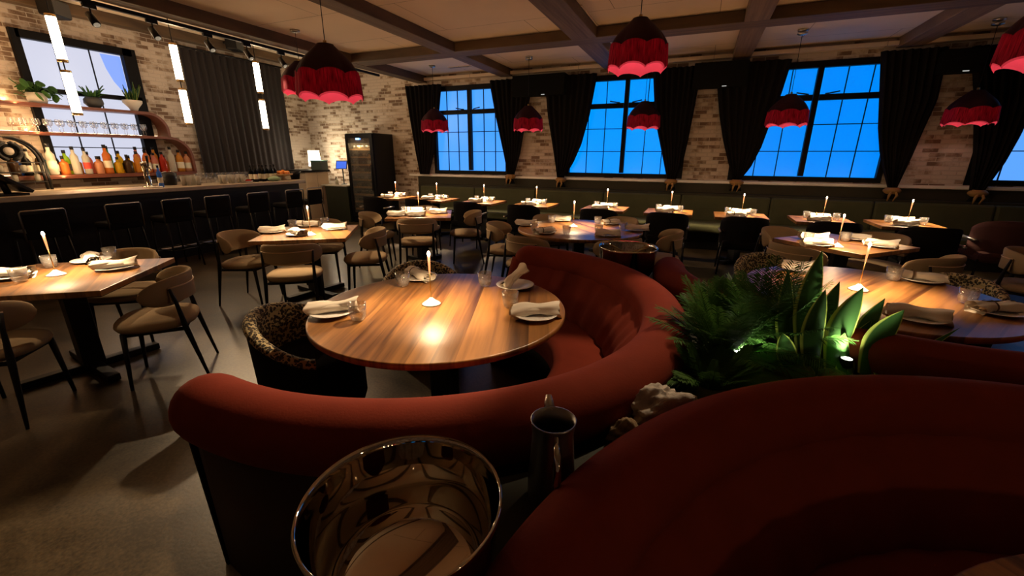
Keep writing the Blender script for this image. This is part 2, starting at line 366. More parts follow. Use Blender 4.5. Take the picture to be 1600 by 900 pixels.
# window wall with openings
WIN = [('window_1', -4.90, .97), ('window_2', -1.455, 1.16), ('window_3', 1.635, 1.14), ('window_4', 4.95, 1.14)]
WZ0, WZ1 = 1.195, 3.10
mb = MB(); xs = WX
for nm, cx, hw in WIN:
    mb.box(((xs + cx - hw) / 2, WY + .12, 2.0), (cx - hw - xs, .24, 4.0)); xs = cx + hw
    mb.box((cx, WY + .12, WZ0 / 2), (2 * hw, .24, WZ0)); mb.box((cx, WY + .12, (WZ1 + 4) / 2), (2 * hw, .24, 4 - WZ1))
mb.box(((xs + XR) / 2, WY + .12, 2.0), (XR - xs, .24, 4.0))
struct('wall_back', mb, M['brick_x'])
BW = (3.62, 5.22, 1.2, 3.42)      # bar window y0 y1 z0 z1
mb = MB(); mb.box((WX - .12, (YF + BW[0]) / 2, 2), (.24, BW[0] - YF, 4.0)); mb.box((WX - .12, (BW[1] + WY + .24) / 2, 2), (.24, WY + .24 - BW[1], 4.0))
mb.box((WX - .12, (BW[0] + BW[1]) / 2, BW[2] / 2), (.24, BW[1] - BW[0], BW[2])); mb.box((WX - .12, (BW[0] + BW[1]) / 2, (BW[3] + 4) / 2), (.24, BW[1] - BW[0], 4 - BW[3]))
struct('wall_left', mb, M['brick_y'])
BLUES = [(0.055, 0.33, 1.0), (0.0, 0.275, 1.0), (0.0, 0.225, 0.86), (0.10, 0.34, 0.92)]
for (nm, cx, hw), col in zip(WIN, BLUES):
    fr = MB(); y = WY + .03; t = .075
    for sx in (-1, 1): fr.box((cx + sx * (hw - t / 2), y, (WZ0 + WZ1) / 2), (t, .09, WZ1 - WZ0))
    fr.box((cx, y, WZ0 + .04), (2 * hw - 2 * t, .09, .08)); fr.box((cx, y, WZ1 - .05), (2 * hw - 2 * t, .09, .10))
    fr.box((cx, y, (WZ0 + WZ1) / 2), (.08, .09, WZ1 - WZ0 - .18)); zt = 2.55
    for sx in (-1, 1):
        wpane = hw - t - .05; x0 = cx + sx * (.05 + wpane / 2)
        fr.box((x0, y, zt), (wpane, .08, .09))
    f = fr.build(nm, M['frame']); f['kind'] = 'structure'
    g = MB(); g.box((cx, WY + .09, (WZ0 + WZ1) / 2), (2 * hw - .1, .02, WZ1 - WZ0 - .1)); g.build('pane', emit('dusk lit frosted pane ' + nm, col, 1.0), f)
    mu = MB()
    for sx in (-1, 1):
        for k in (1, 2):
            mu.box((cx + sx * (.05 + (hw - t - .05) * k / 3), WY + .07, (WZ0 + WZ1) / 2), (.014, .02, WZ1 - WZ0 - .1))
        for zz in (1.70, 2.13):
            mu.box((cx + sx * (.05 + (hw - t - .05) / 2), WY + .07, zz), (hw - t - .05, .02, .014))
    mu.build('glazing_bar', M['frame'], f)
    ha = MB()
    for sx in (-1, 1):
        ha.tube([(cx + sx * .12, WY - .02, 2.60), (cx + sx * .16, WY - .07, 2.60), (cx + sx * .30, WY - .07, 2.625)], .011)
    ha.build('sash_handle', M['black'], f)
# bar window
fr = MB(); x = WX + .03; y0, y1, z0, z1 = BW
for yy in (y0 + .05, y1 - .10): fr.box((x, yy, (z0 + z1) / 2), (.1, .1 if yy < 4 else .2, z1 - z0))
for zz, h in ((z0 + .05, .1), (2.58, .07), (z1 - .06, .12)): fr.box((x, (y0 + y1) / 2, zz), (.1, y1 - y0 - .12, h))
f = fr.build('window_5', M['frame']); f['kind'] = 'structure'
MB().box((WX - .03, (y0 + y1) / 2, (z0 + z1) / 2), (.02, y1 - y0 - .1, z1 - z0 - .1)).build('pane', emit('pale frosted pane', (0.62, 0.64, 0.78), .92), f)
mu = MB()
for k in (1, 2): mu.box((WX - .005, y0 + .05 + (y1 - y0 - .25) * k / 3, (z0 + z1) / 2), (.02, .014, z1 - z0 - .1))
for zz in (1.72, 2.12): mu.box((WX - .005, (y0 + y1) / 2, zz), (.02, y1 - y0 - .15, .014))
mu.build('glazing_bar', M['frame'], f)
# blue glow seen through the upper right of the bar window (an arched patch of sky-blue film)
am = MB(); pts = []
for k in range(15):
    a = PI / 2 * k / 14
    pts.append((4.98 - .30 * math.sin(a) * .95, 3.30 - .62 * (1 - math.cos(a))))
pts = [(4.72, 3.28), (4.76, 3.05), (4.83, 2.85), (4.93, 2.70), (5.01, 2.64), (5.01, 3.28)]
am.add([(WX - .012, a, b) for a, b in pts] + [(WX - .018, a, b) for a, b in pts], [[0, 1, 2, 3, 4, 5], [11, 10, 9, 8, 7, 6]] + [[i, (i + 1) % 6, 6 + (i + 1) % 6, 6 + i] for i in range(6)], False)
am.build('blue_pane', emit('blue tinted pane', (0.22, 0.36, 0.92), 1.0), f)
# beams
for k, bx in enumerate((-3.98, -1.735, .43, 2.70, 4.95)):
    wd = (.27, .36, .28, .32, .32)[k]
    struct(f'beam_{k + 1}', MB().box((bx, (YF + WY) / 2, 3.27), (wd, WY - YF, .14), bevel=.008), M['beam'])
struct('beam_6', MB().box((-6.10, (YF + WY) / 2, 3.27), (.24, WY - YF, .15), bevel=.008), M['beam'])
struct('beam_7', MB().box(((-5.98 + XR) / 2, 6.81, 3.268), (XR + 5.98, .36, .138), bevel=.008), M['beam_x'])
struct('trim_1', MB().box((WX + .10, (YF + WY) / 2, 3.84), (.2, WY - YF, .16), bevel=.008), M['beam'])
struct('trim_2', MB().box(((WX + XR) / 2, WY - .03, 1.155), (XR - WX - 3.2, .10, .05), bevel=.006), M['whitetop']).location = (1.62, 0, 0)
struct('trim_3', MB().box((-6.1 + (XR + 6.1) / 2, WY - .06, 3.255), (XR + 6.1, .12, .06)), M['ceiling'])
struct('wall_wainscot', MB().box((-6.35 + (XR + 6.35) / 2, WY - .02, .56), (XR + 6.35, .04, 1.12)), M['darkwall'])

struct('wall_front', MB().box(((WX + XR) / 2, YF - .1, 2.0), (XR - WX, .2, 4.0)), M['brick_x'])
struct('wall_right', MB().box((XR + .1, (YF + WY) / 2, 2.0), (.2, WY - YF, 4.0)), M['brick_y'])
# added unseen fill spots behind the camera, brightening surfaces that face it
for q in ((-3.4, -1.0, 3.2), (1.5, -1.4, 3.2)):
    light('rear_fill', 'SPOT', q, 45, (1, .70, .42), .05, None, (q[0] + .3, q[1] + .2, 0), 1.5, .6)
# ceiling spots over the tables; their fittings hang above the frame of the photograph
for q, tg, pw, sp in (((-.9, 3.5, 3.2), (-1.4, 1.1, .85), 560, .58), ((.4, 3.4, 3.2), (-.45, 1.9, .8), 420, .52), ((-4.0, 1.9, 3.2), (-4.2, 1.4, .75), 160, .62), ((-3.9, 3.9, 3.2), (-4.05, 3.55, .75), 200, .55), ((-3.7, 5.2, 3.2), (-3.85, 5.4, .75), 200, .55), ((1.9, 5.0, 3.2), (1.5, 5.35, .75), 140, .5)):
    light('table_spot', 'SPOT', q, pw, (1, .72, .44), .04, None, tg, sp, .4)
# air grilles on the ceiling
for k, (px, py, lab) in enumerate(((918, 25, 'slotted air grille on the ceiling nearest the middle beam'), (718, 104, 'small slotted air grille over the left window'))):
    p = on_z(px, py, CZ); t = thing('air_grille', lab, 'vent', (p.x, p.y, CZ), 0 if k else PI / 2, 'ceiling air grilles')
    MB().box((0, 0, -.006), (.5 if k else .9, .09, .012)).build('frame', M['ceiling'], t)
    sl = MB()
    for s_ in (-1, 1): sl.box((0, s_ * .018, -.013), (.46 if k else .86, .012, .004))
    sl.build('slot', M['black'], t)

# ------------------------------------------------------------------ curtains
def spline(pts, z):
    pts = sorted(pts, key=lambda q: q[1])
    if z <= pts[0][1]: return pts[0][0]
    for a, b in zip(pts, pts[1:]):
        if z <= b[1]:
            t = (z - a[1]) / (b[1] - a[1]); return a[0] + (b[0] - a[0]) * t
    return pts[-1][0]
def curtain(name_label, left, right, tie=None):
    """left/right: pixel outlines top to bottom, taken on the plane just in front of the wall"""
    Yc = WY - .15
    L = [(on_y(px, py, Yc).x, on_y(px, py, Yc).z) for px, py in left]; Rr = [(on_y(px, py, Yc).x, on_y(px, py, Yc).z) for px, py in right]
    zt = max(L[0][1], Rr[0][1], 3.13); zb = min(L[-1][1], Rr[-1][1]); nple = 8
    def fn(u, v):
        z = zt + (zb - zt) * v; a = spline(L, z); b = spline(Rr, z)
        x = a + (b - a) * u; amp = .03 * (1 - .55 * v)
        return (x, Yc + amp * math.cos(2 * PI * nple * u) + .012 * math.cos(2 * PI * 3 * u + 1), z)
    t = thing('curtain', name_label, 'curtain', (0, 0, 0), 0, 'black curtains at the blue windows')
    mb = MB(); mb.grid(fn, 96, 24); mb.grid(lambda u, v: (fn(u, v)[0], fn(u, v)[1] + .012, fn(u, v)[2]), 96, 24)
    mb.build('drape', M['curtain'], t)
    if tie:
        p = on_y(tie[0], tie[1], Yc - .02)
        k = MB(); k.grid(lambda u, v: (p.x + (.085 + .018 * math.sin(7 * 2 * PI * u)) * math.cos(2 * PI * u) * (.75 + .5 * math.sin(PI * v)), p.y + .07 * math.sin(2 * PI * u) * (.75 + .5 * math.sin(PI * v)), p.z + .05 - .10 * v), 20, 6, cu=True)
        for s_ in (-1, 1): k.tube([(p.x + .02 * s_, p.y - .06, p.z), (p.x + .05 * s_, p.y - .08, p.z - .07), (p.x + .035 * s_ - .02, p.y - .075, p.z - .16)], [.018, .02, .008])
        k.build('tie', M['tie'], t)
        MB().grid(lambda u, v: (p.x + (u - .5) * (.10 + .10 * v), Yc + .015 * math.cos(2 * PI * 5 * u), p.z - .03 - .12 * v), 40, 6).build('tail', M['curtain'], t)
curtain('long black curtain left of the left blue window', [(631, 135), (640, 190), (648, 235), (656, 272)], [(688, 133), (685, 172), (678, 235), (670, 272)])
curtain('black curtain tied back on the right of the left blue window', [(764, 131), (773, 180), (785, 235), (793, 272)], [(832, 125), (822, 180), (812, 240), (802, 276)], (797, 276))
curtain('black curtain tied back on the left of the middle blue window', [(850, 122), (855, 180), (863, 230), (870, 277)], [(932, 120), (921, 178), (908, 225), (895, 255), (881, 277)], (876, 281))
curtain('black curtain tied back on the right of the middle blue window', [(1020, 112), (1022, 160), (1026, 200), (1033, 235), (1042, 281)], [(1097, 105), (1083, 180), (1075, 220), (1066, 258), (1055, 282)], (1048, 284))
curtain('black curtain tied back on the left of the right blue window', [(1118, 100), (1124, 180), (1130, 220), (1138, 255), (1146, 281)], [(1239, 92), (1222, 145), (1205, 190), (1190, 230), (1173, 262), (1157, 281)], (1151, 285))
curtain('black curtain tied back on the right of the right blue window', [(1378, 80), (1375, 150), (1373, 200), (1375, 235), (1380, 265), (1388, 294)], [(1484, 78), (1467, 155), (1446, 200), (1426, 245), (1402, 295)], (1394, 298))
curtain('black curtain at the right edge of the view, by the last window', [(1520, 78), (1524, 160), (1522, 240), (1516, 296)], [(1640, 70), (1620, 160), (1598, 210), (1572, 255), (1540, 298)], (1528, 302))
# dark wall units of unknown use over the brick piers
for px0, px1, py0, py1, lab in ((801, 882, 119, 147, 'black wall box above the brick pier between the left and middle windows'), (1086, 1166, 99, 134, 'black wall box above the brick pier between the middle and right windows'), (1476, 1536, 78, 111, 'black wall box above the brick pier at the far right')):
    a = on_y(px0, py0, WY - .3); b = on_y(px1, py1, WY - .3)
    t = thing('wall_unit', lab, 'wall box', ((a.x + b.x) / 2, WY - .21, b.z), 0, 'black boxes over the brick piers')
    hgt = a.z - b.z
    MB().box((0, 0, hgt / 2), (b.x - a.x, .22, hgt), bevel=.01).build('casing', M['matte'], t)
    MB().box((.1 * (b.x - a.x), -.113, .012), (.07, .01, .012)).build('lamp', emit('small indicator', (.8, .8, .75), .5), t)

# ------------------------------------------------------------------ pendants with fringe
def scal(a, n=7): return abs(math.cos(a * n / 2)) ** .7      # 1 in the middle of a panel, 0 at the ribs
def make_pendant():
    t = thing('pendant_lamp', '', 'pendant lamp', (0, 0, 0), 0, 'red fringed pendant lamps')   # origin: bottom of fringe
    R = .262; ZR = .235; ZTOP = .455
    def prof(v):        # top to rim: a shouldered bell
        return (.070 + (R - .070) * (.62 * v + .38 * math.sin(PI / 2 * v) ** 2), ZTOP - (ZTOP - ZR) * (.35 * v + .65 * v ** 1.5))
    def drop(a, k): return -k * (1 - scal(a))
    def sh(u, v):
        a = 2 * PI * u; r, z = prof(v); sc = scal(a)
        r *= 1 + .05 * (sc - .5) * v
        return (r * math.cos(a), r * math.sin(a), z + drop(a, .035) * max(0, (v - .7) / .3))
    MB().grid(sh, 96, 16, cu=True).build('shade', M['shade'], t)
    MB().lathe([(.0, ZTOP + .004), (.071, ZTOP + .004), (.076, ZTOP - .012)], 24).build('cap', M['shade'], t)
    def sk(dr, zb, k):
        def fn(u, v):
            a = 2 * PI * u; sc = scal(a); r = R * (1 + .05 * (sc - .5)) + dr + .016 * v
            z0 = ZR + .004 + drop(a, .035); z1 = zb + drop(a, k)
            return (r * math.cos(a), r * math.sin(a), z0 + (z1 - z0) * v)
        return fn
    MB().grid(sk(.004, .050, .042), 168, 6, cu=True).build('fringe', M['fringe'], t)
    MB().grid(sk(-.006, .036, .040), 98, 6, cu=True).build('lit_fringe', M['lit_fringe'], t)  # added inner skirt; bulb light on the fringe is put into its pink
    MB().tube([(0, 0, ZTOP), (0, 0, ZTOP + .035)], .016).build('cord_grip', M['brass'], t)
    MB().ell((0, 0, .27), (.028, .028, .04)).build('bulb', emit('pendant bulb', (1.0, .30, .20), 2.0), t)
    light('pendant_light', 'POINT', (0, 0, .20), P_PENDANT, (1.0, .60, .55), .03, t)
    return t
pend = Kind(make_pendant)
PEND = [ # px of centre at fringe bottom, py, depth along view, label
    (518, 158, 3.85, 'nearest red fringed pendant lamp, hanging over the bar side'),
    (474, 149, 6.4, 'red fringed pendant lamp half hidden behind the nearest one'),
    (680, 207, 8.9, 'small red fringed pendant lamp in front of the left blue window'),
    (825, 206, 8.1, 'small red fringed pendant lamp before the brick pier left of centre'),
    (1004, 203, 7.4, 'small red fringed pendant lamp in front of the middle blue window'),
    (994, 113, 4.12, 'large red fringed pendant lamp hanging above the middle blue window'),
    (1227, 199, 6.4, 'small red fringed pendant lamp in front of the right blue window'),
    (1511, 197, 5.9, 'red fringed pendant lamp in front of the rightmost brick pier'),
    (1637, 104, 2.95, 'red fringed pendant lamp cut off by the right edge of the view')]
for px, py, d, lab in PEND:
    p = at_depth(px, py, d); o = pend.put((p.x, p.y, p.z), 0.2, lab)
    cd_ = MB().tube([(0, 0, .48), (0, 0, CZ - p.z)], .004, 6).build('cord', M['black'], o)
    MB().lathe([(0, -.001), (.065, -.001), (.065, -.02), (.02, -.035), (0, -.035)], 20, (0, 0, CZ - p.z)).build('ceiling_rose', M['steel'], o)

# ------------------------------------------------------------------ bar lights
def make_bar_pendant():
    t = thing('tube_pendant', '', 'pendant lamp', (0, 0, 0), 0, 'glass tube pendants over the bar')  # origin bottom
    for k, z in enumerate((0.0, .66)):
        g = MB().lathe([(0, z + .03), (.052, z + .03), (.052, z + .53), (0, z + .53)], 16).build('glass_tube', M['tube'], t)
        for q in (z, z + .53): MB().lathe([(0, q), (.056, q), (.056, q + .03), (0, q + .03)], 16).build('end_cap', M['brass'], g)
    MB().tube([(0, 0, .55), (0, 0, .68)], .008).build('link', M['black'], t)
    return t
bp = Kind(make_bar_pendant)
for px, py, lab in ((122, 180, 'glowing double glass tube pendant in front of the bar window'), (296, 195, 'glowing double glass tube pendant left of the bar curtain'), (416, 203, 'glowing double glass tube pendant in front of the bar curtain')):
    p = on_x(px, py, -8.0); o = bp.put(p, 0, lab)
    MB().tube([(0, 0, 1.2), (0, 0, BZ - p.z)], .006, 6).build('cord', M['black'], o)
    light('tube_light', 'AREA', (.07, 0, .6), 13, WARM, parent=o, target=(1, 0, .4), size=(.1, 1.0))
t = thing('track_rail', 'long black lighting track along the beam over the bar', 'lighting track', (-6.27, 3.2, 3.19))
MB().box((0, 0, -.02), (.045, 9.0, .04)).build('rail', M['black'], t)
def make_spot():
    t = thing('track_spotlight', '', 'spotlight', (0, 0, 0), 0, 'spotlights on the bar track')
    MB().box((0, 0, -.02), (.04, .12, .04), bevel=.006).build('adapter', M['black'], t)
    MB().tube([(0, 0, -.04), (0, 0, -.10)], .008).build('stem', M['black'], t)
    d = Vector((.62, 0, -.78)); c = Vector((0, 0, -.13))
    MB().tube([c - d * .06, c - d * .055, c + d * .09, c + d * .095], [.02, .035, .04, .036], 16).build('can', M['black'], t)
    MB().tube([c + d * .0955, c + d * .097], .03, 16).build('lens', emit('spot lens', (1, .8, .55), .25), t)
    return t
ts = Kind(make_spot)
ords = ['first', 'second', 'third', 'fourth', 'fifth', 'sixth', 'seventh', 'eighth', 'ninth', 'tenth']
TARG = [(-3.6, -.1, 0), (-3.4, 1.7, .4), (-3.2, 3.2, .3), (-2.4, 4.6, .3), (-2.0, 3.9, .2)]
for k, (px, py) in enumerate(((137, 2), (234, 22), (322, 46), (384, 64), (438, 78))):
    p = on_x(px, py, -6.27); o = ts.put((-6.27, p.y, 3.15), 0, f'{ords[k]} black spotlight from the left on the bar lighting track')
    light('spot_beam', 'SPOT', (.10, 0, -.24), P_TRACK[k], (1, .70, .40), .03, o, Vector(TARG[k]) - Vector((-6.27, p.y, 3.15)), (.55, .5, .5, .36, .5)[k], .4)
for px, py, lab in ((84, 14, 'dark loudspeaker on the wall beam above the bar window'), (366, 70, 'dark loudspeaker on the wall beam above the bar curtain')):
    p = on_x(px, py, WX + .38); t = thing('loudspeaker', lab, 'loudspeaker', (p.x, p.y, p.z), .5, 'loudspeakers over the bar')
    MB().box((0, 0, 0), (.22, .34, .24), bevel=.03).build('cabinet', M['black'], t); MB().box((.112, 0, 0), (.01, .29, .19)).build('grille', M['pot_grey'], t)
    MB().tube([(-.1, 0, 0), (-.30, 0, .06)], .02).build('bracket', M['black'], t)
# ------------------------------------------------------------------ bar
BX = -7.45; BT = 1.12; BY0, BY1 = 1.0, 6.55
t = thing('bar_counter', 'long bar with a pale stone top and black front', 'bar counter', (BX - .35, 0, 0))
MB().box((0, (BY0 + BY1) / 2, BT - .03), (.75, BY1 - BY0, .06), bevel=.008).build('counter_top', M['bartop'], t)
MB().box((-.02, (BY0 + BY1) / 2, .53), (.45, BY1 - BY0 - .06, 1.06)).build('front_panel', M['blackwood'], t)
MB().box((-.36, (BY0 + BY1) / 2, .88), (.30, BY1 - BY0, .04)).build('work_shelf', M['steel'], t)
MB().tube([(.30, BY0 + .2, .2), (.30, BY1 - .2, .2)], .02).build('foot_rail', M['steel'], t)
t = thing('back_counter', 'low back counter under the lit bar shelves', 'counter', (WX + .35, 0, 0))
MB().box((0, 4.35, 1.06), (.62, 5.9, .05), bevel=.006).build('counter_top', M['bartop'], t)
MB().box((0, 4.35, .51), (.56, 5.8, 1.03)).build('body', M['green'], t)
# lit shelf unit with rounded end
SX0, SX1 = WX + .02, WX + .34
t = thing('bar_shelf_unit', 'red brown bar shelves with rounded ends and warm led strips', 'shelf unit', (0, 0, 0))
def path_band(pts, th=.045):
    mb = MB(); n = len(pts); vs = []; fs = []
    for k, p in enumerate(pts):
        a = Vector(pts[max(k - 1, 0)]); b = Vector(pts[min(k + 1, n - 1)]); d = (b - a).normalized(); nn = Vector((-d.y, d.x))
        for x in (SX0, SX1):
            for s_ in (-.5, .5): q = Vector(p) + nn * th * s_; vs.append((x, q.x, q.y))
    for k in range(n - 1):
        o = k * 4; 
        for a, b in ((0, 1), (1, 3), (3, 2), (2, 0)): fs.append([o + a, o + b, o + 4 + b, o + 4 + a])
    fs += [[0, 1, 3, 2], [4 * n - 4, 4 * n - 3, 4 * n - 1, 4 * n - 2]]
    return mb.add(vs, fs, False)
def arc(cy, cz, r, a0, a1, n=10): return [(cy + r * math.cos(a0 + (a1 - a0) * k / n), cz + r * math.sin(a0 + (a1 - a0) * k / n)) for k in range(n + 1)]
ZT, ZM, ZL = 2.335, 1.915, 1.255
YT, YM = 5.34, 5.68
path_band([(1.6, ZT)] + arc(YT - .30, ZT - .30, .30, PI / 2, 0) + [(YT, ZM)]).build('upper_board', M['shelfwood'], t)
path_band([(1.6, ZM), (YT - .1, ZM)] + arc(YM - .36, ZM - .36, .36, PI / 2, 0) + [(YM, ZL)]).build('middle_board', M['shelfwood'], t)
path_band([(1.6, ZL), (YM, ZL)], .06).build('lower_board', M['shelfwood'], t)
for z, y1 in ((ZT, YT - .35), (ZM, YM - .4), (ZL, YM - .1)):
    MB().box((SX0 + .03, (1.7 + y1) / 2, z + .03), (.012, y1 - 1.7, .012)).build('led_strip', M['led'], t)
    l = light('shelf_light', 'AREA', (SX0 + .05, (1.7 + y1) / 2, z + .04), 30 if z > 1.5 else 40, (1, .60, .28), parent=t, size=(.03, y1 - 1.7), target=(SX0 + .13, (1.7 + y1) / 2, z + .5))
    if z > 1.5: light('shelf_light', 'AREA', (SX0 + .25, (1.7 + y1) / 2, z - .04), 26, (1, .60, .28), parent=t, size=(.03, y1 - 1.7), target=(SX0 + .10, (1.7 + y1) / 2, z - .5))
# pot plants on the top shelf
def pot_plant(y, lab, kind):
    t = thing('pot_plant', lab, 'pot plant', (WX + .19, y, ZT + .026), 0, 'pot plants on the top bar shelf'); R_ = random.Random(kind * 11 + 3)
    if kind == 1: pr = [(0, 0), (.07, 0), (.13, .07), (.125, .13), (.09, .17), (.085, .16), (0, .15)]
    elif kind == 2: pr = [(0, 0), (.05, 0), (.07, .05), (.14, .14), (.145, .18), (.13, .18), (0, .16)]
    else: pr = [(0, 0), (.10, 0), (.115, .05), (.115, .15), (.105, .15), (0, .14)]
    MB().lathe(pr, 24).build('pot', M['pot_grey'] if kind == 1 else M['pot_white'], t)
    f = MB()
    for k in range(26 if kind == 0 else 15):
        a = R_.uniform(0, 2 * PI); 
        if kind == 0:
            c = Vector((math.cos(a) * R_.uniform(.02, .2), math.sin(a) * R_.uniform(.05, .26), R_.uniform(.05, .30))); 
            if k < 3: c = Vector((.08, .19 + .02 * k, .085 + .04 * k))
            n_ = Vector((R_.uniform(-.3, 1), R_.uniform(-1, 1), R_.uniform(.2, 1))).normalized(); u_ = n_.cross(Vector((0, 0, 1))).normalized(); w_ = n_.cross(u_)
            f.grid(lambda u, v: c + u_ * ((u - .5) * .11 * math.sin(PI * (v * .9 + .08)) ** .7) + w_ * ((v - .5) * .13) + n_ * .01 * math.sin(PI * u), 4, 6)
            f.tube([(0, 0, .13), c * .6 + Vector((0, 0, .1)), c], .004, 5)
        else:
            ln = R_.uniform(.20, .36); tilt = R_.uniform(.15, .75) if kind == 1 else R_.uniform(.05, .5); wd = .022 if kind == 1 else .032
            d = Vector((math.cos(a) * math.sin(tilt), math.sin(a) * math.sin(tilt), math.cos(tilt))); s_ = d.cross(Vector((0, 0, 1))).normalized(); b0 = Vector((math.cos(a) * .04, math.sin(a) * .04, .14))
            f.grid(lambda u, v: b0 + d * ln * v + Vector((0, 0, -.10 * v * v if kind == 1 else 0)) + s_ * ((u - .5) * 2 * wd * (1 - v ** 2.2)) + d.cross(s_) * .008 * math.cos(2 * PI * u), 4, 8)
    f.build('foliage', M['potgreen'] if kind == 0 else M['snake'] if kind == 2 else M['potgreen'], t)
pot_plant(3.66, 'bushy trailing plant in a white pot on the top bar shelf', 0)
pot_plant(4.36, 'spiky plant in a round dark pot on the top bar shelf', 1)
pot_plant(4.93, 'striped spiky plant in a white bowl pot on the top bar shelf', 2)
# stemware along the middle shelf
def make_wineglass():
    t = thing('wine_glass', '', 'wine glass', (0, 0, 0))
    MB().lathe([(0, .003), (.034, .003), (.034, .006), (.005, .012), (.004, .09), (.02, .10), (.036, .125), (.038, .15), (.030, .20)], 14).build('bowl', M['glass'], t)
    return t
wg = Kind(make_wineglass)
for k in range(25): wg.put((WX + .14 + .07 * (k % 2), 3.30 + .073 * k, ZM + .024), 0, 'clear stemmed glass in the row on the middle bar shelf', 'stemmed glasses on the middle bar shelf')
# bottles on the lower shelf
BPROF = {
    'wine': [(0, 0), (.038, 0), (.040, .02), (.040, .19), (.030, .225), (.0145, .25), (.0135, .31), (0, .31)],
    'square': [(0, 0), (.052, 0), (.055, .01), (.055, .15), (.045, .17), (.018, .185), (.016, .25), (0, .25)],
    'tall': [(0, 0), (.036, 0), (.038, .02), (.036, .24), (.016, .28), (.014, .36), (0, .36)],
    'flask': [(0, 0), (.06, 0), (.066, .03), (.06, .11), (.03, .15), (.015, .17), (.015, .22), (0, .22)]}
def tint(nm, col, tr=.62):
    if nm in M: return M[nm]
    m, n, l, b = new_mat(nm); b.inputs['Base Color'].default_value = (*col, 1); b.inputs['Roughness'].default_value = .12
    tl = n.new('ShaderNodeBsdfTranslucent'); tl.inputs[0].default_value = (*col, 1); mx = n.new('ShaderNodeMixShader'); mx.inputs[0].default_value = tr
    l.new(b.outputs[0], mx.inputs[1]); l.new(tl.outputs[0], mx.inputs[2]); l.new(mx.outputs[0], n['Material Output'].inputs[0]); M[nm] = m; return m
COLS = {'brown': (.10, .05, .02), 'blue': (.10, .28, .72), 'black': (.012, .012, .012), 'clear': (.75, .72, .62), 'turquoise': (.18, .62, .60), 'orange': (.85, .30, .06), 'lime green': (.38, .62, .03),
        'amber': (.80, .38, .06), 'yellow': (.95, .62, .03), 'green': (.05, .42, .08), 'pink': (.80, .34, .24), 'red': (.65, .06, .03), 'dark red': (.25, .03, .02), 'peach': (.90, .50, .28)}
def bottle(loc, col, prof, label, group, sticker=None, cap=True, sc=1.0, rz=0, fat=1.0):
    t = thing('bottle', label, 'bottle', loc, rz, group); pr = BPROF[prof]; t.scale = (sc * fat, sc * fat, sc)
    MB().lathe(pr, 14 if prof != 'square' else 4).build('body', tint(col + ' bottle glass', COLS[col]), t)
    zt_ = pr[-1][1]; r = pr[-2][0] + .003
    if cap: MB().lathe([(0, zt_ - .035), (r, zt_ - .035), (r, zt_ + .006), (0, zt_ + .006)], 10).build('stopper', M['black'], t)
    if sticker:
        rr = pr[2][0] + .0015; zc = pr[3][1] * .5
        if prof != 'square': MB().lathe([(rr, zc - .045), (rr, zc + .045)], 14).build('label', sticker, t)
    return t
cream = plain('cream paper label', (.72, .66, .5), .8); blacklab = plain('black paper label', (.03, .03, .03), .7); M['redlab'] = plain('red paper label', (.5, .05, .03), .7)
seq = [('brown', 'square', cream), ('blue', 'square', None), ('black', 'wine', cream), ('clear', 'tall', None), ('brown', 'wine', cream), ('turquoise', 'square', None), ('clear', 'tall', cream), ('black', 'wine', cream), ('orange', 'square', None),
       ('lime green', 'wine', blacklab), ('clear', 'tall', None), ('amber', 'square', cream), ('clear', 'tall', M['redlab']), ('pink', 'wine', None), ('peach', 'square', None), ('amber', 'flask', None), ('orange', 'tall', cream), ('green', 'tall', None), ('yellow', 'square', None),
       ('yellow', 'wine', blacklab), ('brown', 'square', None), ('yellow', 'square', cream), ('amber', 'wine', None), ('pink', 'tall', None), ('orange', 'wine', cream), ('peach', 'tall', None), ('pink', 'wine', cream), ('amber', 'tall', None), ('red', 'wine', None),
       ('orange', 'square', None), ('clear', 'tall', None), ('red', 'square', None), ('amber', 'wine', cream), ('dark red', 'square', None), ('peach', 'wine', cream)]
cnt = {}
shapew = {'square': 'square shouldered', 'wine': 'round shouldered', 'tall': 'tall slim', 'flask': 'squat flask shaped'}
for k, (c_, p_, s_) in enumerate(seq):
    key = (c_, p_); cnt[key] = cnt.get(key, 0) + 1
    lab = f'{c_} {shapew[p_]} bottle on the lower bar shelf' + (', ' + ords[cnt[key] - 1] + ' such from the left' if sum(1 for q in seq if q[:2] == key) > 1 else '')
    bottle((SX1 - .08 - .10 * (k % 2) + rnd.uniform(-.01, .01), 3.14 + .0725 * k + rnd.uniform(-.008, .008), ZL + .031), c_, p_, lab, 'bottles on the lower bar shelf', s_, True, rnd.uniform(1.08, 1.32), .78 if p_ == 'square' else 0, 1.0 if p_ == 'square' else 1.18)
# arched black wire rack at the far left of the bar, dark terminal in front
t = thing('wire_rack', 'black arched wire rack with a round dial on the back counter', 'rack', (WX + .5, 3.02, 1.085), .0)
fr = MB()
for s_ in (-.02, .10):
    fr.tube([(s_, -.34, 0), (s_, -.34, .40)] + [(s_, -.34 * math.cos(PI * k / 12), .40 + .36 * math.sin(PI * k / 12)) for k in range(13)] + [(s_, .34, .40), (s_, .34, 0)], .02, 8)
for z in (.12, .26, .40): fr.box((.04, 0, z), (.14, .66, .014))
fr.build('frame', M['black'], t)
dl = MB(); dl.tube([(.12, .12 * math.cos(2 * PI * k / 20), .56 + .12 * math.sin(2 * PI * k / 20)) for k in range(21)], .03, 8); dl.build('dial_ring', M['black'], t)
MB().tube([(.115, 0, .56), (.125, 0, .56)], .055, 20).build('dial_face', M['stonerock'], t)
MB().tube([(.11, 0, .56), (.114, 0, .56)], .10, 20).build('dial_plate', M['black'], t)
